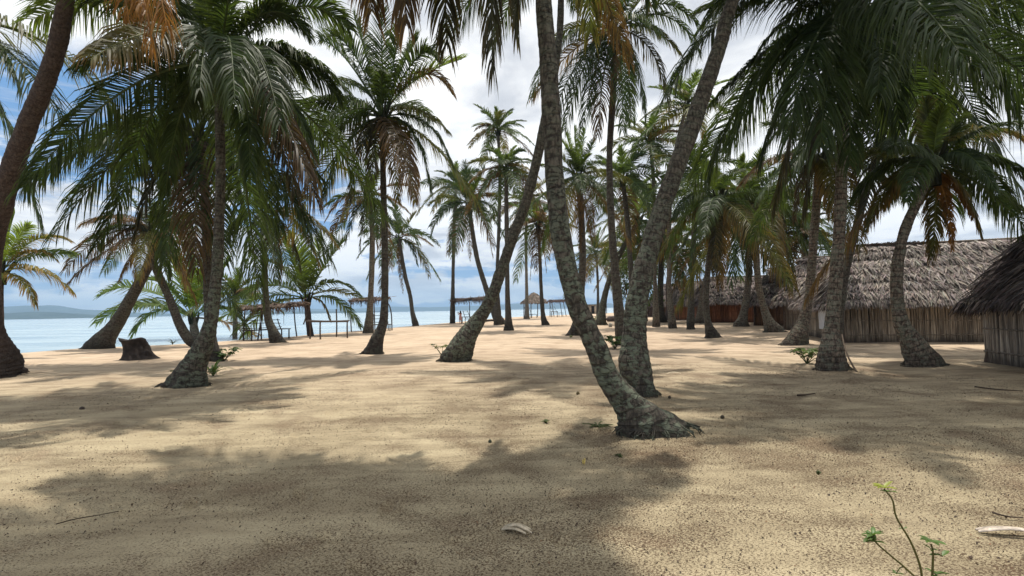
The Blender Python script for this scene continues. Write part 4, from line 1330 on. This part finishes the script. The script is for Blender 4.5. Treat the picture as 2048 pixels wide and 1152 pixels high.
# far awning
gA = G(1100, 634)
root = thing('thatch_shelter', 'far thatch awning with table and tilted seat right of the straw parasol', 'shelter', gA)
for px, py, ty in ((1100, 634, 603), (1108.6, 633, 603), (1124, 633, 603), (1132.6, 632.5, 604)):
    g = G(px, py)
    part_pole(root, 'post', g - UP * 0.1, P(px, ty, gA[1]) * (1, 0, 1) + g * (0, 1, 0), 0.07, DARKW)
flat_roof(root, P(1098, 604, gA[1] - 0.5), P(1132, 603, gA[1] - 0.5), 3.0, 0.4, r_, (0.12, 0.075, 0.065), 0.8, 90)
ladder_bench('slim tilted pole chair under the far thatch awning', G(1118, 633.5), G(1126, 633), 1.2, 0.7, 2.0)
gt = G(1109, 634)
root = thing('pole_table', 'thin tall pole table under the far thatch awning', 'table', gt)
for dx, dy in ((-0.55, 0), (0.55, 0), (-0.55, 0.6), (0.55, 0.6)):
    q = gt + np.array((dx, dy, 0))
    part_pole(root, 'leg', q, q + UP * 1.0, 0.05)
a = Acc()
for k in range(5):
    a.pole(gt + np.array((-0.65, k * 0.15, 1.02)), gt + np.array((0.65, k * 0.15, 1.02)), 0.05, 0.05, GREYW, 0.004)
a.build('tabletop', WOOD, root)

# little shed at the tip
gS = G(1177, 628)
YS = gS[1]
root = thing('shed', 'little pale shed with dark doorway and flat tin awning at the island tip', 'shed', gS)
k = YS / FPX
a = Acc()
wW, hh, dd = 22 * k, 18 * k, 3.0
a.box(gS + (6 * k * 0.5, 0, hh / 2), (6 * k * 0.5, 0, 0), (0, 0.06, 0), (0, 0, hh / 2), (0.30, 0.24, 0.18))
a.box(gS + (12 * k + 5 * k, 0, hh / 2), (5 * k, 0, 0), (0, 0.06, 0), (0, 0, hh / 2), (0.40, 0.33, 0.25))
a.box(gS + (9 * k, 0, hh - 0.12), (3 * k - 0.004, 0, 0), (0, 0.055, 0), (0, 0, 0.12), (0.30, 0.24, 0.18))
for xx in (0.062, wW - 0.062):
    a.box(gS + (xx, dd / 2 + 0.064, hh / 2), (0.06, 0, 0), (0, dd / 2, 0), (0, 0, hh / 2 - 0.003), (0.26, 0.21, 0.16))
a.box(gS + (wW / 2, dd + 0.13, hh / 2), (wW / 2, 0, 0), (0, 0.06, 0), (0, 0, hh / 2), (0.2, 0.16, 0.12))
a.build('wall', PLASTER, root)
a = Acc()
a.box(gS + (9 * k, 0.12, hh / 2 - 0.15), (3 * k, 0, 0), (0, 0.03, 0), (0, 0, hh / 2 - 0.16), (0.025, 0.02, 0.018))
a.build('door', WOOD, root)
a = Acc()
a.box(gS + (wW / 2, dd / 2, hh + 0.08), (wW / 2 + 0.3, 0, 0), (0, dd / 2 + 0.4, 0), (0, 0.0, 0.06), (0.16, 0.15, 0.14))
a.build('roof', WOOD, root)
a = Acc()
for i in range(24):
    a.box(gS + (27 * k + i * 0.104, 0.5, hh + 0.2 + 0.03 * (i % 2)), (0.052, 0, 0), (0, 1.2, 0), (0, 0, 0.02), (0.28, 0.30, 0.32))
a.build('awning', PLASTER, root)
part_pole(root, 'post', gS + (36 * k, -0.2, 0), gS + (36 * k, -0.2, hh + 0.2), 0.09)

# ------------------------------------------------------------------ the person (seen from behind, holding a phone up)
def build_person():
    g = G(921, 648.5)
    s = 26.5 * g[1] / FPX / 1.66
    root = thing('person', 'woman with long dark hair in a pink dress holding up a phone beside the sea', 'person', g)
    verts = [(0, 0, 0.92), (0, 0.0, 1.05), (0, 0.0, 1.25), (0, -0.01, 1.40), (0, 0.0, 1.48), (0, 0.01, 1.56), (0, 0.01, 1.63),
             (-0.09, 0, 0.88), (-0.10, 0.02, 0.50), (-0.10, -0.02, 0.08), (-0.10, 0.12, 0.03),
             (0.09, 0, 0.88), (0.09, 0.01, 0.50), (0.10, -0.02, 0.08), (0.10, 0.12, 0.03),
             (-0.17, 0, 1.37), (-0.25, 0.12, 1.18), (-0.16, 0.33, 1.36), (-0.14, 0.40, 1.42),
             (0.17, 0, 1.37), (0.22, 0.14, 1.17), (0.05, 0.34, 1.36), (-0.01, 0.40, 1.42)]
    rad = [0.145, 0.115, 0.125, 0.10, 0.05, 0.085, 0.09, 0.095, 0.06, 0.036, 0.03, 0.095, 0.06, 0.036, 0.03, 0.055, 0.042, 0.03, 0.032, 0.055, 0.042, 0.03, 0.032]
    edges = [(0, 1), (1, 2), (2, 3), (3, 4), (4, 5), (5, 6), (0, 7), (7, 8), (8, 9), (9, 10), (0, 11), (11, 12), (12, 13), (13, 14), (3, 15), (15, 16), (16, 17), (17, 18), (3, 19), (19, 20), (20, 21), (21, 22)]
    for hand, sx in ((18, -1), (22, 1)):                     # five fingers on each hand
        h = verts[hand]
        for k in range(5):
            tip = (h[0] + (k - 2) * 0.018, h[1] + (0.03 if k else -0.01), h[2] + (0.075 - abs(k - 2) * 0.008 if k else 0.03))
            verts.append(tip)
            rad.append(0.009)
            edges.append((hand, len(verts) - 1))
    yaw = R(35)
    rz = np.array(((math.cos(yaw), -math.sin(yaw), 0), (math.sin(yaw), math.cos(yaw), 0), (0, 0, 1)))
    me = bpy.data.meshes.new('body')
    me.from_pydata([tuple(rz @ (np.array(v) * s)) for v in verts], edges, [])
    o = bpy.data.objects.new('body', me)
    COL.objects.link(o)
    md = o.modifiers.new('skin', 'SKIN')
    for i, q in enumerate(me.skin_vertices[0].data):
        q.radius = (rad[i] * s, rad[i] * s)
        q.use_root = (i == 0)
    sb = o.modifiers.new('sub', 'SUBSURF')
    sb.levels = sb.render_levels = 2
    dg = bpy.context.evaluated_depsgraph_get()
    em = bpy.data.meshes.new_from_object(o.evaluated_get(dg))
    ca = em.color_attributes.new('tint', 'FLOAT_COLOR', 'POINT')
    ca.data.foreach_set('color', np.tile(np.array((0.38, 0.20, 0.14, 1), np.float32), len(em.vertices)))
    o.modifiers.clear()
    o.data = em
    em.materials.clear()
    em.materials.append(SKIN)
    for p in em.polygons:
        p.use_smooth = True
    o.parent = root
    ORG[o.name] = tuple(g)

    def w(v):
        return g + rz @ (np.array(v) * s)
    a = Acc()
    a.tube(np.array([w((0, -0.01, 1.69)), w((0, -0.03, 1.62)), w((0, -0.06, 1.5)), w((0, -0.10, 1.36)), w((0.01, -0.11, 1.22))]), np.array((0.04, 0.10, 0.10, 0.09, 0.03)) * s, 12, (0.02, 0.014, 0.012), True, 0.1, 2)
    a.build('hair', CLOTH, root, True)
    a = Acc()
    a.tube(np.array([w((0, 0, 1.42)), w((0, 0, 1.28)), w((0, 0, 1.08)), w((0, 0, 0.92)), w((0, 0, 0.72)), w((0, 0, 0.50))]), np.array((0.12, 0.145, 0.13, 0.175, 0.18, 0.185)) * s, 16, (0.50, 0.27, 0.24), False, 0.08, 3)
    a.build('dress', CLOTH, root, True)
    c = w((-0.07, 0.43, 1.52))
    a = Acc()
    a.box((0, 0, 0), rz @ (0.075 * s, 0, 0), rz @ (0, 0.005 * s, 0), (0, 0, 0.04 * s), (0.02, 0.02, 0.022))
    a.v[0] = a.v[0] + c
    tag(a.build('mobile_phone', TARP), 'black mobile phone held up by the woman at the sea', 'phone')


build_person()

# ------------------------------------------------------------------ stump, stones, coconuts
def stump():
    g = G(280, 718)
    k = g[1] / FPX
    a = Acc()
    hh = 42 * k
    n, sides = 14, 26
    th = np.linspace(0, 2 * math.pi, sides, endpoint=False)
    rows = []
    for i in range(n):
        u = i / (n - 1)
        rad = np.interp(u, (0, 0.2, 0.45, 0.8, 1), (35, 28, 23, 21, 23)) * k
        c = g + np.array((-14 * k * u, 0, -0.05 + hh * u))
        rim = 0 if i < n - 1 else 1
        jag = (np.abs(((th + 0.5) % 2.1) - 1.0) * 0.10 - 0.04) * rim + -0.10 * np.cos(th) * u * k * 12
        q = c + np.stack((np.cos(th) * rad, np.sin(th) * rad, jag), -1)
        q = q + (np.stack((np.cos(th), np.sin(th), 0 * th), -1) * (0.22 * fbm(q * 4, 3, 8))[:, None])
        rows.append(q)
    v = np.array(rows)
    v = np.concatenate((v, (g + np.array((-6 * k, 0, hh * 0.55)) + 0.02 * v[-1:] - 0.02 * g)), 0)
    ix = np.arange((n + 1) * sides).reshape(n + 1, sides)
    a.add(v.reshape(-1, 3), np.stack((ix[:-1], np.roll(ix[:-1], -1, 1), np.roll(ix[1:], -1, 1), ix[1:]), -1).reshape(-1, 4), (0.035, 0.028, 0.025))
    tag(a.build('tree_stump', STONE, None), 'short hollow-topped dark stump on the sand at the left shore', 'stump')


stump()


def rock(px, py, wpx, hpx, label, cat, name, col, mat, seed, lump=0.35):
    g = G(px, py)
    k = g[1] / FPX
    a = Acc()
    a.ball(g + UP * hpx * k * 0.35, wpx * k / 2, col, (1, 0.9, hpx / wpx * 1.3), lump, 12, seed)
    return tag(a.build(name, mat, None, True), label, cat)


rock(1226, 643, 26, 11, 'flat dark boulder on the sand behind the stout leaning trunk', 'rock', 'boulder', (0.07, 0.055, 0.05), STONE, 1)
rock(1308, 630, 16, 14, 'grey-green mossy boulder by the farthest hut', 'rock', 'boulder', (0.07, 0.075, 0.055), STONE, 2)
rock(1294, 629, 9, 10, 'smaller pale boulder left of the mossy one', 'rock', 'boulder', (0.14, 0.13, 0.11), STONE, 3)
rock(1221, 654, 7, 8, 'whitish upright stone on the far sand right of a palm foot', 'rock', 'boulder', (0.30, 0.29, 0.25), STONE, 4)
rock(1156, 789, 7, 6, 'brown coconut lying on the sand left of the nearest palm', 'coconut', 'fallen_coconut', (0.12, 0.09, 0.04), HUSK, 5, 0.06)
rock(1445, 837, 8, 7, 'small dark coconut on the sand right of the nearest palm foot', 'coconut', 'fallen_coconut', (0.05, 0.04, 0.025), HUSK, 6, 0.06)
rock(1339, 797, 6, 6, 'tiny dark husk close to the stout trunk foot', 'coconut', 'fallen_coconut', (0.05, 0.04, 0.03), HUSK, 7, 0.1)
rock(1142, 675, 6, 5, 'greenish coconut beside the foot half hidden by the nearest palm', 'coconut', 'fallen_coconut', (0.15, 0.16, 0.07), HUSK, 8, 0.06)
rock(164, 819, 9, 6, 'lone dark husk on the lit sand at left', 'coconut', 'fallen_coconut', (0.05, 0.035, 0.028), HUSK, 9, 0.1)
rock(980, 885, 7, 6, 'small dark husk in the shade below the slanting trunk', 'coconut', 'fallen_coconut', (0.045, 0.05, 0.03), HUSK, 10, 0.1)

# ------------------------------------------------------------------ plants
def blade_leaf(acc, base, d, L, w, col, r, droop=0.5, fold=0.15, segs=5):
    """one broad leaf with a folded midrib"""
    d = norm(d)
    s = norm(np.cross(d, UP) + 1e-6)
    pos = np.array(base, float)
    rows = []
    prof = np.interp(np.linspace(0, 1, segs + 1), (0, 0.25, 0.5, 0.8, 1), (0.12, 0.75, 1.0, 0.6, 0.03))
    for k in range(segs + 1):
        n_ = norm(np.cross(s, d))
        rows += [pos - s * w * 0.5 * prof[k] + n_ * fold * w * prof[k], pos, pos + s * w * 0.5 * prof[k] + n_ * fold * w * prof[k]]
        pos = pos + d * L / segs
        d = norm(d - UP * droop / segs)
    f = []
    for k in range(segs):
        b = 3 * k
        f += [(b, b + 1, b + 4, b + 3), (b + 1, b + 2, b + 5, b + 4)]
    acc.add(rows, f, np.asarray(col) * r.uniform(0.8, 1.25))


def leafy_plant(label, px, py, hpx, n, seed, col=(0.06, 0.11, 0.03), spread=0.6, lw=0.35, strap=False, name='leafy_plant', cat='plant', Y=None):
    r = np.random.default_rng(900 + seed)
    g = G(px, py)
    hh = hpx * g[1] / FPX
    root = thing(name, label, cat, g)
    st = Acc()
    lv = Acc()
    for k in range(n):
        az = k * 2.4 + r.uniform(0, 0.6)
        h = np.array((math.cos(az), math.sin(az), 0))
        if strap:
            blade_leaf(lv, g, h * r.uniform(0.3, 1.0) + UP, hh * r.uniform(0.8, 1.3), hh * 0.10, col, r, 1.6)
            continue
        top = g + h * hh * spread * r.uniform(0.2, 1.0) + UP * hh * r.uniform(0.35, 0.9)
        st.tube(np.array([g, (g + top) / 2 + UP * 0.02, top]), [0.012, 0.009, 0.005], 5, (0.07, 0.09, 0.03), False)
        for j in range(8):
            a2 = r.uniform(0, 6.28)
            blade_leaf(lv, top, np.array((math.cos(a2), math.sin(a2), r.uniform(-0.1, 0.7))), hh * r.uniform(0.25, 0.45), hh * lw * 0.55, col, r, 0.9)
    if strap:
        st.tube(np.array([g - UP * 0.03, g + UP * hh * 0.12]), [hh * 0.06, hh * 0.03], 6, (0.10, 0.09, 0.04), False)
    st.build('stem', PLANT, root)
    lv.build('foliage', PLANT, root)
    return root


leafy_plant('low leafy weeds in front of the weed-footed palm', 385, 762, 26, 22, 1, (0.10, 0.12, 0.06), 1.4, 0.3)
leafy_plant('strappy lily clump right of the weed-footed palm', 426, 752, 42, 20, 2, (0.07, 0.12, 0.035), strap=True)
leafy_plant('broad-leaved bush behind the weed-footed palm', 448, 722, 30, 9, 3, (0.06, 0.10, 0.03), 0.8, 0.5)
leafy_plant('thin vine sprouting left of the slanting trunk foot', 884, 712, 26, 6, 4, (0.12, 0.14, 0.05), 0.7, 0.3)
leafy_plant('glossy broad-leaved shrub beside the stout trunk', 1230, 698, 30, 12, 5, (0.05, 0.095, 0.03), 0.6, 0.5)
leafy_plant('bright leafy plant at the foot of the ring-scarred palm', 1614, 728, 36, 11, 6, (0.10, 0.15, 0.04), 0.7, 0.45)
leafy_plant('small sprouts at the foot of the far right-tilting palm', 1189, 646, 13, 9, 7, (0.06, 0.11, 0.03), 0.8, 0.5)
leafy_plant('spiky dark tuft on the shore left of the young palm', 345, 689, 16, 18, 8, (0.03, 0.045, 0.02), strap=True)
leafy_plant('flat green weeds in the sand left of the nearest palm foot', 1195, 854, 6, 16, 10, (0.08, 0.12, 0.03), 5.0, 1.2)
leafy_plant('pair of tiny green weeds in the sand left of the nearest palm', 1092, 846, 6, 10, 11, (0.09, 0.12, 0.03), 2.5, 1.2)
leafy_plant('tiny weed right of the small foreground shadow', 1240, 914, 5, 8, 12, (0.09, 0.11, 0.03), 2.0, 1.2)
leafy_plant('small weed on the sand between nearest palm and the tall seedling', 1636, 948, 5, 6, 13, (0.06, 0.09, 0.03), 1.5, 1.2)

# a broad-leaved shrub tree far back between the trunks
def shrub_tree():
    r = np.random.default_rng(61)
    g = G(1268, 650)
    k = g[1] / FPX
    root = thing('shrub_tree', 'round-leaved shrub tree far back between slender grey and stout leaning trunks', 'tree', g)
    a = Acc()
    ends = []
    for i in range(9):
        e = g + np.array((r.uniform(-28, 40) * k, r.uniform(-20, 30) * k, r.uniform(45, 110) * k))
        a.tube(spline([g, g + (e - g) * 0.4 + np.array((0, 0, 6 * k)), e], 8), np.linspace(0.10, 0.02, 8), 6, (0.09, 0.07, 0.05), False)
        ends.append(e)
    a.build('trunk', WOOD, root)
    c = Acc()
    for i in range(1100):
        e = ends[r.integers(len(ends))]
        p = e + r.normal(size=3) * np.array((10, 10, 11)) * k
        d = r.normal(size=3) + np.array((0, 0, -0.2))
        blade_leaf(c, p, d, 6.5 * k, 3.8 * k, np.array((0.06, 0.095, 0.03)), r, 0.5, 0.1, 2)
    c.build('crown', PLANT, root)


shrub_tree()


def seedling(label, stem_px, clusters, seed, Yd):
    """slender plant: stem through photo points at distance Yd; clusters = (px, py, leaf px, n, hue)"""
    r = np.random.default_rng(700 + seed)
    pts = [P(x, y, Yd) for x, y in stem_px]
    foot = pts[0].copy()
    foot[2] = float(hz(foot[None], False)[0]) - 0.01
    root = thing('seedling', label, 'plant', foot)
    path = spline([foot] + pts[1:] if pts[0][2] < 0.1 else [foot] + pts, 28)
    a = Acc()
    a.tube(path, np.linspace(0.006, 0.0035, 28), 6, (0.13, 0.12, 0.035))
    a.build('stem', PLANT, root, True)
    lv = Acc()
    for x, y, lp, n, col in clusters:
        p = P(x, y, Yd)
        i = np.argmin(((path - p) ** 2).sum(1))
        if np.linalg.norm(path[i] - p) > 0.01:
            lv.tube(np.array([path[i], (path[i] + p) / 2 + UP * 0.01, p]), 0.003, 4, (0.10, 0.11, 0.03), False)
        for k in range(n):
            az = k * 6.283 / n + r.uniform(-0.3, 0.3)
            d = np.array((math.cos(az), math.sin(az), r.uniform(0.0, 0.75)))
            blade_leaf(lv, p, d, lp * Yd / FPX * r.uniform(0.75, 1.2), lp * Yd / FPX * 0.42, col, r, 0.5, 0.18)
    lv.build('foliage', PLANT, root)


YG = (0.24, 0.27, 0.04)
MG = (0.075, 0.135, 0.03)
seedling('tall thin seedling with yellow-green leaf tuft in the right foreground',
         [(1843, 1190), (1842, 1140), (1822, 1085), (1793, 1035), (1785, 1000), (1768, 978)], [(1768, 976, 23, 8, YG), (1776, 984, 17, 5, MG), (1808, 1058, 10, 2, MG)], 1, 2.55)
seedling('short dark green seedling right of the tall thin one',
         [(1858, 1190), (1865, 1140), (1866, 1105), (1862, 1088)], [(1862, 1084, 26, 8, MG), (1864, 1100, 16, 3, MG), (1885, 1112, 26, 2, MG), (1872, 1150, 24, 5, MG)], 2, 2.6)
seedling('sprawling feathery seedling left of the tall thin one',
         [(1850, 1180), (1815, 1140), (1780, 1110), (1752, 1085), (1746, 1070)], [(1746, 1070, 22, 7, MG), (1750, 1084, 22, 6, MG), (1738, 1076, 18, 5, MG), (1792, 1148, 14, 4, MG)], 3, 2.55)

# ------------------------------------------------------------------ fallen leaves, sticks and litter
def fallen_leaf(label, px, py, L, w, ang, col, seed, tails=4):
    r = np.random.default_rng(300 + seed)
    g = G(px, py)
    g[2] = float(hz(g[None])[0])
    d = np.array((math.cos(ang), math.sin(ang), 0))
    s = np.array((-d[1], d[0], 0))
    a = Acc()
    for k in range(tails):
        off = (k - (tails - 1) / 2) * w / tails
        l0 = L * r.uniform(0.7, 1.0)
        t = np.linspace(0, 1, 8)
        arch = 0.02 + 0.035 * np.sin(t * math.pi) * r.uniform(0.5, 1.2)
        cen = g + d * (t * l0 - L * 0.5)[:, None] + s * (off * (1 + 0.25 * t))[:, None] + UP * arch[:, None]
        ww = np.interp(t, (0, 0.2, 0.7, 1), (0.25, 1, 0.8, 0.05)) * w / tails * 0.62
        v = np.concatenate((cen - s * ww[:, None], cen + s * ww[:, None] + UP * 0.008, cen - UP * 0.006 - s * ww[:, None] * 0.9, cen - UP * 0.004 + s * ww[:, None] * 0.9))
        j = np.arange(7)
        f = np.concatenate([np.stack((o0 + j, o0 + j + 1, o1 + j + 1, o1 + j), -1) for o0, o1 in ((0, 8), (8, 24), (24, 16), (16, 0))])
        a.add(v, f, np.array(col) * r.uniform(0.8, 1.2))
    return tag(a.build('fallen_leaf', HUSK), label, 'dead leaf')


fallen_leaf('pale dry leaf sheath with split end on the foreground sand', 1036, 1066, 0.23, 0.075, R(-22), (0.45, 0.38, 0.28), 1)
fallen_leaf('long pale grey leaf stalk at the right picture edge', 2030, 1070, 0.42, 0.06, R(-14), (0.42, 0.36, 0.30), 2, 2)
fallen_leaf('bleached leaf stalk on the sand right of the stout trunk', 1352, 749, 0.42, 0.035, R(-6), (0.45, 0.37, 0.26), 3, 2)
fallen_leaf('tiny yellow leaf in the sun below the nearest palm foot', 1168, 929, 0.10, 0.03, R(80), (0.5, 0.38, 0.12), 4, 2)


def stick(label, pxs, rad, col=(0.05, 0.035, 0.026), lift=0.01):
    pts = [G(x, y) + UP * (lift + rad) for x, y in pxs]
    a = Acc()
    a.tube(spline(pts, 14), np.linspace(rad, rad * 0.6, 14), 6, col, True, 0.2, 3)
    return tag(a.build('stick', WOOD), label, 'stick')


stick('long dark twig in the shade at lower left', [(112, 1052), (150, 1042), (195, 1034), (238, 1026)], 0.0045)
stick('dark branch lying on the sand far right', [(1950, 776), (1990, 781), (2046, 785)], 0.014)
stick('dark twig on the sand right of the stout trunk', [(1595, 794), (1612, 793), (1630, 790)], 0.018)
stick('curved dark leaf rib in the shade at the right edge', [(1985, 1030), (2015, 1038), (2046, 1040)], 0.008)
g1, g2 = G(1714, 744), P(1684, 668, 12.6)
a = Acc()
a.pole(g1, g2, 0.022, 0.015, (0.10, 0.075, 0.055))
tag(a.build('stick', WOOD), 'thin pole leaning on the foot of the ring-scarred palm', 'stick')


def litter():
    """thousands of crumbs of leaf and bark lying on the sand"""
    r = np.random.default_rng(5)
    n = 90000
    rr = np.sqrt(r.uniform(0, 1, n) ** 1.25) * 13 + 1.2
    th = r.uniform(-R(60), R(60), n)
    p = np.stack((rr * np.sin(th), rr * np.cos(th)), -1)
    q = np.column_stack((p, np.zeros(n)))
    dn = fbm(q * 0.9, 3, 21) * 2.6 + 0.36 + 0.30 * np.clip((p[:, 0] + 1.5) / 3, -1, 1) * np.clip(1.4 - p[:, 1] / 9, 0, 1)
    for px, py, s in ((520, 940, 0.5), (640, 985, 0.4), (450, 1040, 0.45), (330, 1020, 0.35), (1420, 790, 0.9), (1500, 1040, 0.5), (1860, 1000, 0.5), (1300, 875, 0.5), (1560, 745, 1.0), (1270, 880, 0.45), (1360, 872, 0.45), (1290, 800, 0.5), (370, 785, 0.9), (1665, 750, 0.8), (1850, 740, 0.9), (910, 730, 0.9)):
        c = G(px, py)[:2]
        dn = dn + 0.5 * np.exp(-((p - c) ** 2).sum(1) / s ** 2)
    keep = r.uniform(size=n) < np.clip(dn, 0.03, 1)
    p = p[keep]
    n = len(p)
    z = hz(p) + 0.004
    b = np.column_stack((p, z))
    az = r.uniform(0, 6.28, n)
    d = np.stack((np.cos(az), np.sin(az), r.normal(size=n) * 0.25), -1)
    s = np.stack((-np.sin(az), np.cos(az), r.normal(size=n) * 0.35), -1)
    L = np.minimum(r.lognormal(math.log(0.0056), 0.4, n), 0.012)[:, None]
    w = L * r.uniform(0.25, 0.7, n)[:, None]
    v = np.stack((b - d * L - s * w * 0.3, b - s * w, b + d * L + UP * 0.006, b + s * w + UP * 0.006), 1)
    k = np.arange(n)[:, None] * 4
    cc = np.where(r.uniform(size=(n, 1)) < 0.82, np.array((0.05, 0.032, 0.022)), np.array((0.17, 0.10, 0.055))) * r.uniform(0.5, 1.5, (n, 1))
    a = Acc()
    a.add(v.reshape(-1, 3), (k + np.arange(4)).reshape(-1, 4), np.repeat(cc, 4, 0))
    return struct(a.build('leaf_litter', HUSK), 'stuff')


litter()

# ------------------------------------------------------------------ groups of like things
GROUPS = {'palm_tree': 'coconut palms of the beach grove', 'thatched_hut': 'thatched cane huts in a row', 'thatch_shelter': 'thatched beach shelters', 'pole_bench': 'rough pole benches under the shelters',
          'boulder': 'boulders at the island tip', 'fallen_coconut': 'coconuts and husks on the sand', 'fallen_leaf': 'dry leaves on the sand', 'stick': 'sticks on the sand', 'leafy_plant': 'small plants in the sand', 'seedling': 'seedlings in the foreground', 'pole_table': 'pole tables under the shelters'}
for o in list(COL.objects):
    if o.parent is None and o.name.split('.')[0] in GROUPS:
        o['group'] = GROUPS[o.name.split('.')[0]]

# ------------------------------------------------------------------ haze over the sea
def haze():
    a = Acc()
    a.box((0, 0, 140), (8600, 0, 0), (0, 8600, 0), (0, 0, 145), (1, 1, 1))
    m, n = new_mat('haze')
    vol = n.add('ShaderNodeVolumePrincipled')
    vol.inputs['Color'].default_value = (0.47, 0.71, 1.0, 1)
    vol.inputs['Density'].default_value = 0.0002
    o = n.add('ShaderNodeOutputMaterial')
    n.link(vol.outputs[0], o.inputs['Volume'])
    return struct(a.build('haze', m), 'stuff')


haze()
